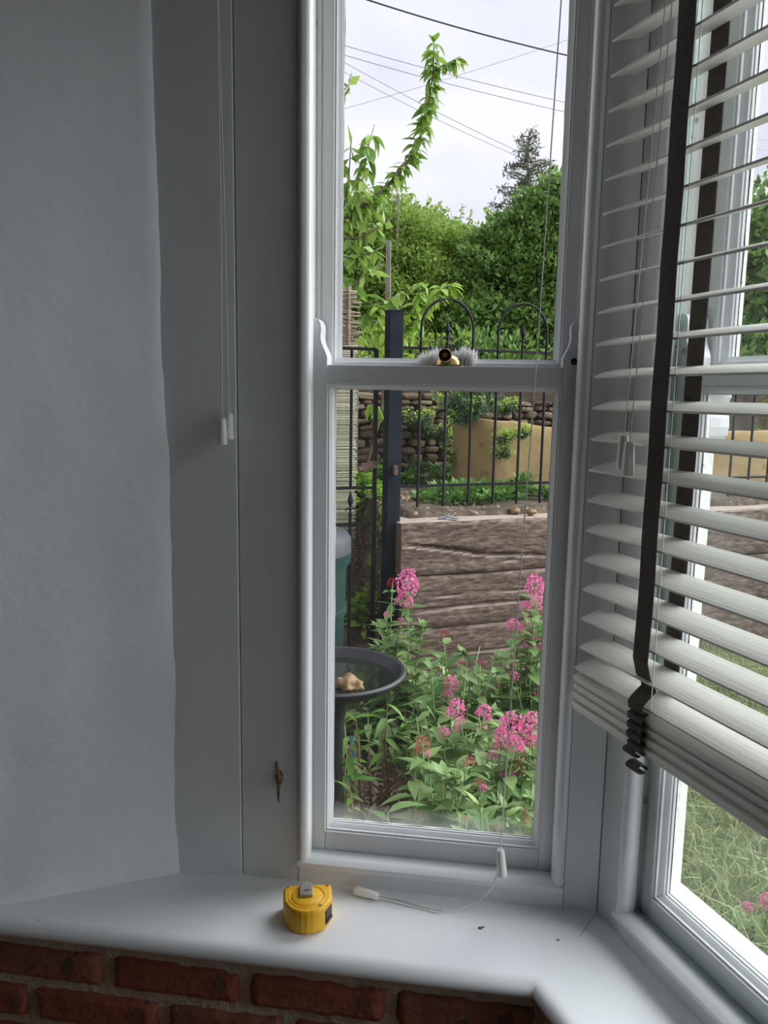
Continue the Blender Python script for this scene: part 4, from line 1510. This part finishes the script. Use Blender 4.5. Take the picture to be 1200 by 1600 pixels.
def conifer():
    rg = np.random.default_rng(3)
    b = 8.5
    top = atb(820, 204, b)
    bot = atb(818, 420, b)
    base = Vector((bot.x, bot.y, ground_z(bot)))
    t = thing('conifer', 'thin dull grey-green conifer rising behind the hedge at right', 'tree', base)
    h = top.z - base.z
    MB().tube([(0, 0, 0), (.02, 0, h * .6), (0, 0, h)], [.10, .05, .008], 6).build('trunk', M['bark'], t, True)
    mb = MB()
    P, D = [], []
    rn = random.Random(6)
    span = top.z - atb(818, 345, b).z
    for k_ in range(74):
        f_ = (k_ / 74) ** .85
        z = h - .04 - f_ * span * 1.25
        L = (.16 + .66 * f_) * rn.uniform(.5, 1.2)
        a_ = rn.uniform(0, 2 * PI)
        d = Vector((math.cos(a_), math.sin(a_), rn.uniform(.15, .45)))
        p0 = Vector((0, 0, z))
        p1 = p0 + d * L * .6
        p2 = p0 + d * L + Vector((0, 0, -.10 * L))
        mb.tube([p0, p1, p2], [.012, .008, .003], 4)
        for m_ in range(int(26 + 60 * f_)):
            s_ = rn.random() ** .7
            q = p0.lerp(p1, s_ * 2) if s_ < .5 else p1.lerp(p2, s_ * 2 - 1)
            P.append(q + Vector((rn.gauss(0, .03), rn.gauss(0, .03), rn.gauss(-.02, .03))))
    mb.build('branches', M['bark'], t, True)
    o = link('needles', foliage('needles', np.array(P), rg.uniform(.05, .12, len(P)), M['conifer'], 8, .2, .22), None, t)
    o['kind'] = 'stuff'


conifer()


# ---------------- young fruit tree on the left
PEACH = [leaf_mesh('leaf', M['peach'], .118, .050, .26, .35, 5, .75), leaf_mesh('leaf', M['peach'], .112, .046, .22, .55, 5, .75), leaf_mesh('leaf', M['peach'], .120, .052, .30, .15, 5, .8)]
BRIGHT = [leaf_mesh('leaf', M['bright'], .112, .046, .24, .35, 5, .8), leaf_mesh('leaf', M['bright'], .105, .044, .26, .55, 5, .75)]


def fruit_tree():
    rn = random.Random(17)
    b = .95
    root = G(-.55, b, ground_h(-.55, b))
    t = thing('fruit_tree', 'young fruit tree with drooping leaves reaching in from the left', 'tree', root)
    cr = atb(520, 350, b) - root
    MB().tube([(0, 0, -.05), (cr.x * .4, cr.y * .4, cr.z * .45), tuple(cr)], [.030, .024, .015], 8).build('trunk', M['bark'], t, True)
    cnt = 0
    rest = []

    def branch(px, r0, r1, step, size, mats, droop=.8, start=.0, dens=3, bb=b):
        nonlocal cnt
        pts = [atb(x, y, bb + dz) - root for x, y, dz in px]
        m_ = len(pts)
        MB().tube(pts, [r0 + (r1 - r0) * i / (m_ - 1) for i in range(m_)], 6).build('branch', M['bark'], t, True)
        acc = 0
        tot = sum((pts[i + 1] - pts[i]).length for i in range(m_ - 1))
        run = 0
        for i in range(m_ - 1):
            L = (pts[i + 1] - pts[i]).length
            k_ = max(1, int(L / step))
            for j in range(k_):
                f_ = j / k_
                if (run + L * f_) / tot < start:
                    continue
                p = pts[i].lerp(pts[i + 1], f_)
                for q in range(dens):
                    a_ = rn.uniform(0, 2 * PI)
                    d = Vector((math.cos(a_), math.sin(a_) * .9, rn.uniform(-droop - .5, .35)))
                    if cnt >= 290:
                        rest.append((p + d.normalized() * .006, size * .115 * rn.uniform(.7, 1.1)))
                        continue
                    put_leaf(rn.choice(mats), t, p + d.normalized() * .006, d, size * rn.uniform(.7, 1.12), rn.uniform(-.5, .5))
                    cnt += 1
            run += L

    branch([(530, 352, 0), (560, 325, 0), (585, 308, .02), (612, 283, .04), (638, 250, .06), (658, 212, .08), (668, 170, .08), (676, 120, .06), (678, 80, .05), (677, 56, .05)], .012, .003, .030, .80, PEACH, .9, .02, 6)
    branch([(678, 112, .06), (692, 103, .05), (712, 92, .04), (720, 88, .04)], .004, .002, .028, .75, PEACH, 1.0, .45, 6)
    branch([(545, 335, 0), (562, 300, -.05), (570, 262, -.05), (576, 228, -.05), (585, 195, -.05)], .006, .002, .05, .95, PEACH, 1.0, .12, 5)
    branch([(536, 330, .05), (545, 280, .02), (548, 230, .0), (550, 215, 0)], .005, .002, .05, .95, PEACH, 1.0, .1, 5)
    branch([(530, 150, .1), (545, 132, .1), (553, 128, .1)], .004, .002, .03, .95, PEACH, 1.0, .3, 4)
    branch([(530, 372, 0), (560, 372, 0), (600, 350, 0), (612, 340, 0)], .006, .002, .05, .95, PEACH, .8, .1, 5)
    branch([(525, 400, -.05), (555, 402, -.05), (585, 392, -.05), (600, 385, -.05)], .006, .002, .045, 1.0, PEACH, .8, .1, 5)
    branch([(520, 470, -.1), (560, 440, -.1), (580, 420, -.1), (600, 412, -.1)], .006, .002, .045, 1.0, PEACH + BRIGHT, .8, .1, 5)
    if rest:
        o = link('leaves', foliage('leaves', np.array([p for p, _ in rest]), np.array([l for _, l in rest]), M['peach'], 77, .35, .42, droop=.7), None, t)
        o['kind'] = 'stuff'


fruit_tree()


def low_tree():
    rn = random.Random(23)
    b = .62
    root = G(.06, 1.0, ground_h(.06, 1.0))
    t = thing('fruit_sapling', 'bright green sapling with long leaves behind the navy gate post', 'tree', root)

    def br(px, r0, step, size, dens=3, mats=BRIGHT):
        pts = [atb(x, y, 1.0 + dz) - root for x, y, dz in px]
        m_ = len(pts)
        MB().tube(pts, [r0 * (1 - .75 * i / (m_ - 1)) for i in range(m_)], 6).build('branch', M['bark'], t, True)
        for i in range(m_ - 1):
            L = (pts[i + 1] - pts[i]).length
            k_ = max(1, int(L / step))
            for j in range(k_):
                p = pts[i].lerp(pts[i + 1], j / k_)
                for q in range(dens):
                    a_ = rn.uniform(0, 2 * PI)
                    d = Vector((math.cos(a_), math.sin(a_), rn.uniform(-1.0, .45)))
                    put_leaf(rn.choice(mats), t, p, d, size * rn.uniform(.75, 1.15), rn.uniform(-.5, .5))

    p0 = atb(590, 760, 1.0)
    MB().tube([(0, 0, -.05), atb(597, 640, 1.0) - root, atb(604, 560, 1.0) - root], [.014, .011, .008], 7).build('trunk', M['bark'], t, True)
    br([(604, 560, 0), (625, 525, -.02), (650, 500, -.05), (672, 470, -.08), (690, 452, -.1), (715, 440, -.1)], .007, .045, .95, 5)
    br([(625, 525, 0), (640, 490, 0), (655, 460, .02), (668, 430, .02)], .005, .045, .95, 4)
    br([(604, 560, 0), (600, 520, -.02), (590, 480, -.05), (585, 455, -.05)], .006, .05, 1.0, 4)
    br([(604, 560, 0), (640, 555, -.05), (660, 548, -.1)], .005, .05, .95, 3)
    br([(604, 560, 0), (585, 540, -.1), (565, 528, -.15), (553, 535, -.15)], .005, .06, 1.0, 3)
    br([(597, 640, 0), (580, 632, -.1), (572, 640, -.15)], .004, .05, .9, 3)
    br([(560, 500, 0), (600, 470, 0), (640, 452, .05)], .004, .06, .95, 3, PEACH)


low_tree()


# ---------------- spurges in the wall, spiky leaves, ground cover
def spurge(px, py, b, size, label, seed, n=16, heads=10, lime=True):
    rn = random.Random(seed)
    c = atb(px, py, b)
    t = thing('spurge_plant', label, 'plant', c)
    mb = MB()
    P, D = [], []
    Hp = []
    for k_ in range(n):
        a_ = rn.uniform(0, 2 * PI)
        e = Vector((math.cos(a_) * rn.uniform(.3, 1), math.sin(a_) * .6 - .3, rn.uniform(.15, 1.0))) * size * rn.uniform(.6, 1)
        mid = e * .5 + Vector((0, 0, -.12 * size))
        mb.tube([(0, .05, -.12 * size), mid, e], [.004, .003, .002], 4)
        for j in range(46):
            f_ = .35 + .65 * j / 46
            p = (mid.lerp(e, (f_ - .5) * 2) if f_ > .5 else Vector((0, 0, 0)).lerp(mid, f_ * 2))
            P.append(p)
        if k_ < heads:
            Hp.append(e)
    mb.build('stems', M['stemb'], t, True)
    rg = np.random.default_rng(seed)
    o = link('needle_leaves', foliage('needle_leaves', np.array(P), rg.uniform(.028, .05, len(P)) * (size / .17) ** .4, M['euphorb'], seed, .3, .20), None, t)
    o['kind'] = 'stuff'
    if lime:
        for e in Hp:
            pts = np.array([e + Vector((rn.gauss(0, .018), rn.gauss(0, .018), rn.gauss(.006, .014))) for _ in range(34)])
            o = link('flower_head', foliage('flower_head', pts, rg.uniform(.012, .022, len(pts)), M['lime'], seed, .8, .8), None, t)
            o['kind'] = 'stuff'


spurge(655, 668, 1.42, .15, 'lime-flowered spurge low on the stone wall, first right of the post', 1, 14, 9)
spurge(683, 685, 1.40, .15, 'lime-flowered spurge on the stone wall, between the first two railing bars', 2, 14, 10)
spurge(725, 655, 1.08, .25, 'large dark spurge at the left end of the ochre wall top', 3, 38, 12)
spurge(596, 668, 1.40, .13, 'lime-flowered spurge on the stone wall, left of the navy post', 4, 12, 8)
spurge(712, 720, 1.25, .11, 'small lime spurge where stone wall and ochre wall meet', 5, 9, 7)
spurge(786, 692, .86, .10, 'spurge sprig trailing down the face of the ochre wall', 6, 8, 6)
spurge(787, 712, .84, .09, 'lower lime sprig on the face of the ochre wall', 7, 7, 6)
spurge(815, 682, .84, .08, 'dark green sprig on the ochre wall, right of its middle', 8, 7, 5)
spurge(795, 645, 1.30, .12, 'lime-flowered spurge on top of the ochre wall', 9, 12, 9)
spurge(720, 560, 1.75, .20, 'grey-green spiky spurge seen just above the meeting rail', 10, 22, 5)
spurge(690, 555, 1.8, .18, 'lime-topped spurge under the first railing hoop', 11, 14, 12)
spurge(652, 735, 1.38, .12, 'dark spurge at the foot of the stone wall', 12, 12, 0, False)
spurge(760, 630, 1.55, .16, 'spiky dark rosette plant above the ochre wall rim', 13, 20, 0, False)


def cover(name, px, py, b, rx, ry, rz, n, lmin, lmax, mat, label, seed, ratio=.5, cat='plant', gz=None, leaves=None):
    rg = np.random.default_rng(seed)
    c = atb(px, py, b)
    c.z = ground_z(c) if gz is None else gz
    u = rg.normal(size=(n, 3))
    u /= np.linalg.norm(u, axis=1)[:, None]
    u[:, 2] = np.abs(u[:, 2])
    lay = u * (rg.random(n) ** .4)[:, None] * np.array([rx, ry, rz])
    ang = ROTG
    P = np.stack([lay[:, 0] * math.cos(ang) - lay[:, 1] * math.sin(ang), lay[:, 0] * math.sin(ang) + lay[:, 1] * math.cos(ang), lay[:, 2]], 1)
    if gz is None:
        for i in range(n):
            P[i, 2] += ground_z(Vector((c.x + P[i, 0], c.y + P[i, 1], 0))) - c.z
    t = thing(name, label, cat, c)
    if leaves:
        for i in range(n):
            d = Vector((P[i, 0] / rx + rg.normal() * .4, P[i, 1] / ry + rg.normal() * .4, .25 + rg.random() * .9))
            put_leaf(leaves[i % len(leaves)], t, Vector(P[i]) * .85, d, rg.uniform(lmin, lmax) / .10, rg.uniform(-.5, .5))
        return t
    me = foliage('foliage', P, rg.uniform(lmin, lmax, n), mat, seed, .55, ratio, outward=np.stack([P[:, 0] / rx, P[:, 1] / ry, np.full(n, .5)], 1) * .8)
    o = link('foliage', me, None, t)
    o['kind'] = 'stuff'
    return t


CB = [leaf_mesh('leaf', M['bright'], .10, .050, .22, .35, 5, .9), leaf_mesh('leaf', M['bright'], .10, .044, .25, .6, 5, .9)]
CU = [leaf_mesh('leaf', M['under'], .10, .042, .25, .35, 5, .8), leaf_mesh('leaf', M['under'], .10, .036, .25, .55, 5, .8)]
cover('cranesbill', 735, 792, .55, .34, .20, .10, 900, .03, .055, M['under'], 'low leafy mound along the ochre wall foot, behind the sleeper top', 1, .7)
cover('leafy_tuft', 815, 778, .60, .10, .09, .12, 130, .05, .09, M['under'], 'taller leafy tuft before the ochre wall, left of the tan stones', 2, .4, leaves=CU)
cover('leafy_tuft', 858, 782, .42, .07, .06, .09, 90, .04, .07, M['under'], 'dark rounded tuft at the right end of the visible sleeper top', 3, .6, leaves=CU)
cover('ivy_patch', 685, 770, 1.30, .16, .10, .14, 200, .03, .06, M['under'], 'leafy patch at the foot of the stone wall, right of the first bar', 4, .6, leaves=CU)
cover('ivy_patch', 640, 772, 1.30, .10, .08, .10, 130, .04, .07, M['under'], 'leafy patch at the stone wall foot beside the post', 5, .4, leaves=CU)
cover('ivy_patch', 580, 765, 1.28, .14, .10, .16, 170, .05, .09, M['under'], 'leafy patch at the stone wall foot between gate bars', 6, .35, leaves=CU)
cover('primrose_clump', 582, 835, 1.0, .08, .08, .07, 70, .06, .10, M['bright'], 'bright leaf rosette on the soil slope behind the gate, upper', 7, .45, leaves=CB)
cover('primrose_clump', 562, 878, .84, .05, .05, .04, 34, .05, .08, M['bright'], 'small bright rosette on the soil slope by the reed screen', 8, .5, leaves=CB)
cover('primrose_clump', 574, 930, .50, .13, .12, .07, 190, .06, .10, M['bright'], 'spreading bright green clump below the step behind the gate', 9, .55, leaves=CB)
cover('primrose_clump', 592, 902, .72, .05, .05, .05, 34, .05, .08, M['bright'], 'small bright clump on the soil beside the post foot', 10, .5, leaves=CB)
cover('fern_tuft', 557, 800, .95, .07, .06, .16, 90, .06, .11, M['bright'], 'light green tuft beside the reed screen, behind the spear finial', 11, .2, leaves=CB)
cover('undergrowth', 760, 570, 2.05, .9, .3, .45, 2600, .04, .08, M['hedge2'], 'dark undergrowth on the bank behind the railing hoops', 12, .5, 'undergrowth')
cover('undergrowth', 610, 570, 1.95, .6, .3, .42, 1600, .04, .08, M['hedge'], 'green undergrowth on the bank behind the gate post', 13, .5, 'undergrowth')
cover('undergrowth', 1090, 600, 1.9, 1.0, .3, .40, 1900, .05, .09, M['hedge2'], 'dark undergrowth on the bank seen through the blind', 14, .5, 'undergrowth')

# ---------------- red valerian
VL = [leaf_mesh('leaf', M['valerian'], .090, .044, .20, .25, 5, .70), leaf_mesh('leaf', M['valerian'], .086, .040, .26, .50, 5, .68), leaf_mesh('leaf', M['valerian'], .094, .036, .20, .10, 5, .64)]


def head_mesh(seed, mat, n=85, el=1.15):
    """domed cluster of tiny five-petalled florets, unit radius"""
    rn = random.Random(seed)
    mb = MB()
    for k_ in range(n):
        th = math.acos(1 - 1.55 * (k_ + .5) / n)
        ph = k_ * 2.39996 + rn.uniform(-.3, .3)
        d = Vector((math.sin(th) * math.cos(ph), math.sin(th) * math.sin(ph), math.cos(th) * el))
        lump = 1 + .22 * noise.noise(d * 2.6 + Vector((seed, 0, 0)))
        p = d * lump * rn.uniform(.82, 1.04)
        n_ = d.normalized()
        a_ = n_.orthogonal().normalized()
        b_ = n_.cross(a_)
        r = rn.uniform(.13, .20)
        rot = rn.uniform(0, 6)
        vs = [p - n_ * .12]
        for q in range(10):
            w = rot + q * PI / 5
            rr = r if q % 2 == 0 else r * .55
            vs.append(p + (a_ * math.cos(w) + b_ * math.sin(w)) * rr + n_ * (.05 if q % 2 == 0 else 0))
        mb.add(vs, [(0, 1 + q, 1 + (q + 1) % 10) for q in range(10)])
    me = bpy.data.meshes.new('flower_head')
    me.from_pydata(mb.v, [], mb.f)
    me.materials.append(mat)
    return me


HEADS = {'p': [head_mesh(i, M['pink']) for i in (1, 2, 3)], 'r': [head_mesh(4, M['red'], 40)], 'd': [head_mesh(5, M['dull'], 60)]}
CLUMPS = [
    ('pink valerian beside the gate post foot, tall heads against the sleepers', (612, 1075), 2.08,
     [(637, 912, 18, 'p', 1.25), (631, 938, 15, 'p', .9), (627, 972, 7, 'p', 1), (613, 910, 8, 'r', 1), (604, 960, 5, 'p', 1)], 7, (585, 665, 960, 1060)),
    ('pink valerian in front of the sleepers at the right window edge', (825, 1090), 1.95,
     [(836, 916, 15, 'p', 1.2), (838, 938, 10, 'p', .9), (821, 947, 9, 'p', .9), (841, 950, 7, 'p', .9), (802, 976, 12, 'p', .8), (812, 982, 8, 'p', .8), (832, 1004, 14, 'p', 1.05), (828, 990, 6, 'r', 1), (808, 1034, 11, 'p', .8), (798, 1036, 7, 'p', .8), (826, 1043, 6, 'p', 1), (803, 1056, 9, 'p', .9), (778, 1072, 11, 'd', 1), (772, 1076, 8, 'p', .9), (836, 1080, 11, 'p', .8), (806, 1098, 7, 'p', .9)], 10, (780, 850, 990, 1110)),
    ('leafy valerian in the middle before the sleepers, few crimson buds', (715, 1090), 1.85,
     [(693, 990, 7, 'r', 1), (720, 1037, 5, 'r', .8), (750, 1035, 6, 'r', .8), (705, 1070, 12, 'p', 1.1), (700, 1084, 8, 'p', .8)], 16, (650, 790, 1000, 1110)),
    ('valerian in mid bed with four dusky pink heads', (725, 1190), 1.42,
     [(713, 1107, 14, 'p', 1.1), (704, 1115, 9, 'p', .9), (719, 1126, 8, 'p', .8), (694, 1143, 9, 'p', .7), (714, 1139, 7, 'p', .9), (757, 1110, 11, 'p', .9), (748, 1114, 6, 'p', .9), (763, 1122, 6, 'p', 1), (753, 1138, 10, 'p', .6), (741, 1186, 9, 'd', .8)], 14, (645, 790, 1100, 1210)),
    ('valerian with the two largest pink heads, by the hanging cord', (810, 1230), 1.10,
     [(799, 1140, 22, 'p', 1.15), (786, 1150, 15, 'p', .9), (805, 1163, 14, 'p', .9), (829, 1134, 17, 'p', 1.2), (830, 1158, 12, 'p', .8), (778, 1168, 10, 'p', .9), (812, 1172, 9, 'p', .8), (769, 1180, 8, 'p', .9), (780, 1190, 6, 'p', 1), (752, 1179, 6, 'p', .8), (813, 1195, 15, 'd', 1.2), (792, 1208, 11, 'p', .9), (798, 1220, 6, 'p', .8), (812, 1233, 9, 'p', .9)], 11, (760, 845, 1180, 1270)),
    ('valerian with rusty fading heads in the lower middle of the bed', (690, 1270), 1.00,
     [(660, 1162, 12, 'd', 1.1), (652, 1172, 7, 'd', .9), (669, 1178, 5, 'p', 1), (732, 1190, 10, 'd', .8), (749, 1222, 9, 'd', 1), (755, 1231, 6, 'p', .9), (690, 1235, 7, 'd', .9), (724, 1241, 8, 'd', .8), (653, 1272, 8, 'd', .9)], 14, (640, 780, 1190, 1300)),
    ('valerian closest to the pane, dull buds low at the right edge', (775, 1330), .78,
     [(727, 1283, 8, 'd', .9), (823, 1268, 8, 'p', .8), (822, 1284, 7, 'd', .8), (776, 1292, 5, 'd', .8)], 14, (690, 840, 1240, 1320)),
]


def valerian():
    rn = random.Random(31)
    for ci, (lab, (bx, by), y, heads, extra, (ex0, ex1, ey0, ey1)) in enumerate(CLUMPS):
        c = aty(bx, by, y)
        base = Vector((c.x, c.y, ground_z(Vector((c.x, c.y, 0)))))
        t = thing('red_valerian', lab, 'flower plant', base, group='red valerian plants in the bed')
        tips = []
        for px, py, r, kd, el in heads:
            yy = y - .09 + rn.uniform(-.07, .07)
            p = aty(px, py, yy)
            tips.append((p, r * (p - CAM).length / F_PX * .98, kd, el))
        for k_ in range(int(extra * 1.5)):
            p = aty(rn.uniform(ex0, ex1), rn.uniform(ey0, ey1), y + rn.uniform(-.18, .18))
            tips.append((p, 0, None, 1))
        nl = 0
        for p, r, kd, el in tips:
            e = p - base
            foot = Vector((e.x * .55 + rn.uniform(-.05, .05), e.y * .55 + rn.uniform(-.05, .05), -.01))
            mid = foot.lerp(e, .5) + Vector((rn.uniform(-.03, .03), rn.uniform(-.03, .03), .02))
            small = kd is not None and r < .017
            MB().tube([foot, mid, e], [.0036, .003, .0018], 5).build('stem', M['stemg'], t, True)
            if kd:
                o = bpy.data.objects.new('flower_head', rn.choice(HEADS[kd]))
                COL.objects.link(o)
                o.parent = t
                o.location = e - Vector((0, 0, r * .1))
                o.scale = (r, r, r * el)
                o.rotation_euler = (rn.uniform(-.25, .25), rn.uniform(-.25, .25), rn.uniform(0, 6))
            L = (e - foot).length
            n = max(2, int(L / .050))
            a_ = rn.uniform(0, PI)
            if small:
                n = min(n, 3)
            for j in range(n):
                f_ = 1 - (j + .35) * (.050 / L) - (.03 / L if kd else 0)
                if f_ < .12:
                    break
                q = mid.lerp(e, f_ * 2 - 1) if f_ > .5 else foot.lerp(mid, f_ * 2)
                a_ += PI / 2 + rn.uniform(-.35, .35)
                sz = .55 + .5 * min(1, (1 - f_) * 3.0)
                for sg_ in (0, PI):
                    if nl >= 300:
                        continue
                    w = a_ + sg_ + rn.uniform(-.25, .25)
                    d = Vector((math.cos(w), math.sin(w), rn.uniform(.15, .85) - .5 * (1 - f_)))
                    put_leaf(rn.choice(VL), t, q, d, sz * rn.uniform(.85, 1.2), rn.uniform(-.35, .35))
                    nl += 1
            if not kd:
                for q in range(5):
                    w = rn.uniform(0, 2 * PI)
                    if nl < 300:
                        put_leaf(rn.choice(VL), t, e, Vector((math.cos(w), math.sin(w), 1.2)), rn.uniform(.4, .7))
                        nl += 1


valerian()

# ---------------- leafy perennials under the bird bath, bare stems, low growth
LG = [leaf_mesh('leaf', M['under'], .095, .026, .25, .35, 5, .75), leaf_mesh('leaf', M['valerian'], .090, .030, .25, .55, 5, .75)]


def perennial(lab, px, py, y, tips, seed):
    rn = random.Random(seed)
    c = aty(px, py, y)
    base = Vector((c.x, c.y, ground_z(Vector((c.x, c.y, 0)))))
    t = thing('leafy_perennial', lab, 'plant', base, group='perennials under the bird bath')
    for tx, ty in tips:
        e = aty(tx, ty, y + rn.uniform(-.12, .12)) - base
        foot = Vector((e.x * .6, e.y * .6, -.01))
        mid = foot.lerp(e, .55) + Vector((rn.uniform(-.02, .02), 0, .01))
        MB().tube([foot, mid, e], [.0042, .0036, .002], 5).build('stem', M['stemb'] if rn.random() < .6 else M['stemg'], t, True)
        L = e.length
        n = int(L * .62 / .026)
        for j in range(n):
            f_ = 1 - j * .026 / L
            q = mid.lerp(e, max(0, (f_ - .55) / .45)) if f_ > .55 else foot.lerp(mid, f_ / .55)
            w = j * 2.4 + rn.uniform(-.4, .4)
            put_leaf(rn.choice(LG), t, q, Vector((math.cos(w), math.sin(w), rn.uniform(-.3, .8) - .6 * (1 - f_))), rn.uniform(.65, 1.05), rn.uniform(-.4, .4))


perennial('leafy perennial directly under the bird bath bowl', 585, 1260, 1.75, [(555, 1120), (575, 1112), (598, 1125), (620, 1120), (560, 1150), (610, 1150)], 3)
perennial('leafy perennial right of the bird bath, behind the rusty flower heads', 625, 1230, 1.55, [(605, 1100), (632, 1110), (648, 1095), (640, 1140), (595, 1160), (660, 1130)], 4)
perennial('leafy perennial at the left glass edge beside the bath stand', 545, 1260, 1.35, [(538, 1130), (548, 1160), (540, 1190), (560, 1175)], 5)
perennial('short perennial at the left bottom of the pane', 600, 1300, .85, [(590, 1290), (606, 1270), (630, 1285), (545, 1222)], 6)
for px, py, y, rx, ry, rz, n, lab, sd_ in ((600, 1110, 2.05, .30, .22, .34, 260, 'low dense greenery on the soil directly behind the bird bath stand', 51), (690, 1120, 2.15, .28, .20, .26, 240, 'low dense greenery against the lowest sleeper in the middle', 52), (790, 1120, 2.2, .28, .2, .30, 240, 'low dense greenery against the lowest sleeper at the right', 53)):
    p = aty(px, py, y)
    a_, b_ = toab(p)
    cover('bedding_plant', px, py, b_, rx, ry, rz, n, .07, .12, M['valerian'], lab, sd_, .4, leaves=[LG[0], LG[1], VL[1]])
rn = random.Random(9)
dt = aty(600, 1260, 1.5)
bs = thing('bare_stalks', 'bunch of bare brown stalks on the soil below the bird bath', 'plant', (dt.x, dt.y, GZ))
for px0, py0, px1, py1 in ((560, 1150, 566, 1290), (577, 1170, 580, 1260), (655, 1190, 590, 1250), (640, 1150, 618, 1200), (640, 1215, 585, 1262), (600, 1140, 575, 1240)):
    p = atz(px1, py1, GZ + .0)
    q = aty(px0, py0, p.y - .02)
    MB().tube([p - bs.location, (p.lerp(q, .5) + Vector((rn.uniform(-.015, .015), 0, 0))) - bs.location, q - bs.location], [.005, .0045, .003], 6).build('stalk', M['stemb'], bs, True)

# bark chips on the open soil
rg = np.random.default_rng(10)
P = []
for px, py in zip(rg.uniform(500, 700, 520), rg.uniform(1150, 1330, 520)):
    p = atz(px, py, GZ)
    P.append((p.x, p.y, ground_z(p) + .006))
for px, py in zip(rg.uniform(545, 640, 240), rg.uniform(960, 1010, 240)):
    p = atz(px, py, -.66)
    P.append((p.x, p.y, ground_z(p) + .006))
for px, py in zip(rg.uniform(630, 860, 200), rg.uniform(1030, 1100, 200)):
    p = atz(px, py, GZ)
    P.append((p.x, p.y, ground_z(p) + .006))
me = foliage('bark_chips', np.array(P), rg.uniform(.02, .06, len(P)), M['chips'], 5, .85, .35)
link('bark_chips', me, None, bpy.data.objects['ground'])['kind'] = 'stuff'


# ---------------- grass outside window 2
def grass():
    rg = np.random.default_rng(14)
    n = 30000
    x = rg.uniform(.30, 2.4, n * 2)
    y = rg.uniform(-1.0, 3.6, n * 2)
    d = np.stack([x - K.x, y - K.y], 1)
    off = d @ np.array([E1.x, E1.y])
    a = (x - O.x) * E1.x + (y - O.y) * E1.y
    b = (x - O.x) * E2.x + (y - O.y) * E2.y
    edge = .55 + .10 * np.sin(y * 5) + .05 * np.sin(y * 13)
    keep = (off > .16) & (b < -.03) & (x > edge - .12 * rg.random(n * 2))
    x, y = x[keep][:n], y[keep][:n]
    m_ = len(x)
    z = np.full(m_, GZ - .004)
    P = np.stack([x, y, z], 1)
    h = rg.uniform(.05, .13, m_) * (1 + .7 * (np.sin(x * 6) * np.sin(y * 5) > .2))
    az = rg.uniform(0, 2 * np.pi, m_)
    lean = rg.uniform(.25, 1.3, m_)
    dv = np.stack([np.cos(az), np.sin(az)], 1)
    sd_ = np.stack([-dv[:, 1], dv[:, 0], np.zeros(m_)], 1) * rg.uniform(.0014, .003, m_)[:, None]
    up = np.zeros((m_, 3))
    up[:, 2] = 1
    dd = np.concatenate([dv, np.zeros((m_, 1))], 1)
    mid = P + up * (h * .62)[:, None] + dd * (h * lean * .30)[:, None]
    tip = P + up * (h * (1 - .35 * lean))[:, None] + dd * (h * lean)[:, None]
    v = np.stack([P - sd_, P + sd_, mid + sd_ * .8, mid - sd_ * .8, tip], 1).reshape(-1, 3)
    i5 = np.arange(m_) * 5
    f = np.concatenate([np.stack([i5, i5 + 1, i5 + 2], 1), np.stack([i5, i5 + 2, i5 + 3], 1), np.stack([i5 + 3, i5 + 2, i5 + 4], 1)])
    o = link('lawn_grass', mesh_np('lawn_grass', v, f), M['grass'])
    tag(o, 'long tangled grass outside the front window', 'grass', kind='stuff')


grass()
lw = MB()
pts = [K + E1 * .16 + U2 * .9, Vector((.50, .02, 0)), Vector((.56, 1.4, 0)), Vector((.575, 3.08, 0)), G(4.5, -.04), G(4.5, -3.6)]
tag(lw.add([(p.x, p.y, GZ + .018) for p in pts] + [(p.x, p.y, GZ - .03) for p in pts], [tuple(range(6)), tuple(range(6, 12))] + [(i, (i + 1) % 6, 6 + (i + 1) % 6, 6 + i) for i in range(6)]).build('turf', M['lawn']), 'thin turf under the long grass by the front window', 'ground', kind='structure')
# valerian out on the lawn, seen low through window 2
t = thing('red_valerian', 'small pink valerian low on the lawn, seen beneath the blind', 'flower plant', atz(1192, 1500, GZ))
for dx, dy, h, r in ((0, 0, .16, .022), (.03, -.02, .13, .018), (-.04, .03, .12, .015)):
    MB().tube([(dx * .4, dy * .4, 0), (dx, dy, h)], .0025, 5).build('stem', M['stemg'], t, True)
    o = bpy.data.objects.new('flower_head', HEADS['p'][0])
    COL.objects.link(o)
    o.parent = t
    o.location = (dx, dy, h)
    o.scale = (r, r, r * .9)
    for k_ in range(6):
        w = k_ * 1.05 + dx * 30
        put_leaf(VL[k_ % 3], t, Vector((dx * .7, dy * .7, h * (.2 + .1 * k_))), Vector((math.cos(w), math.sin(w), .4)), 1.0)

# ==================================================================== OVERHEAD CABLES
for i, (x0, y0, x1, y1, b, r, sag, lab) in enumerate((
        (575, 0, 893, 88, 9, .0125, 4, 'thick black overhead cable crossing the top of the sky'),
        (548, 74, 893, 162, 13, .008, 3, 'thin overhead wire, upper of the pair slanting down to the right'),
        (548, 89, 893, 177, 13, .008, 3, 'thin overhead wire, lower of the pair slanting down to the right'),
        (548, 103, 880, 268, 15, .008, 5, 'thin overhead wire, upper of the steeper pair'),
        (548, 118, 870, 270, 15, .007, 5, 'thin overhead wire, lower of the steeper pair'),
        (548, 167, 893, 60, 14, .006, 3, 'faint overhead wire rising to the right across the others'))):
    pts = []
    for t in np.linspace(-.9, 1.9, 24):
        x, y = x0 + (x1 - x0) * t, y0 + (y1 - y0) * t + sag * 4 * (t - .5) ** 2 * -1 + sag
        pts.append(atb(x, y, b))
    o = MB().tube(pts, r, 5).build('overhead_cable', M['cable'] if i == 0 else M['wire'], None, True)
    tag(o, lab, 'cable', 'overhead cables')
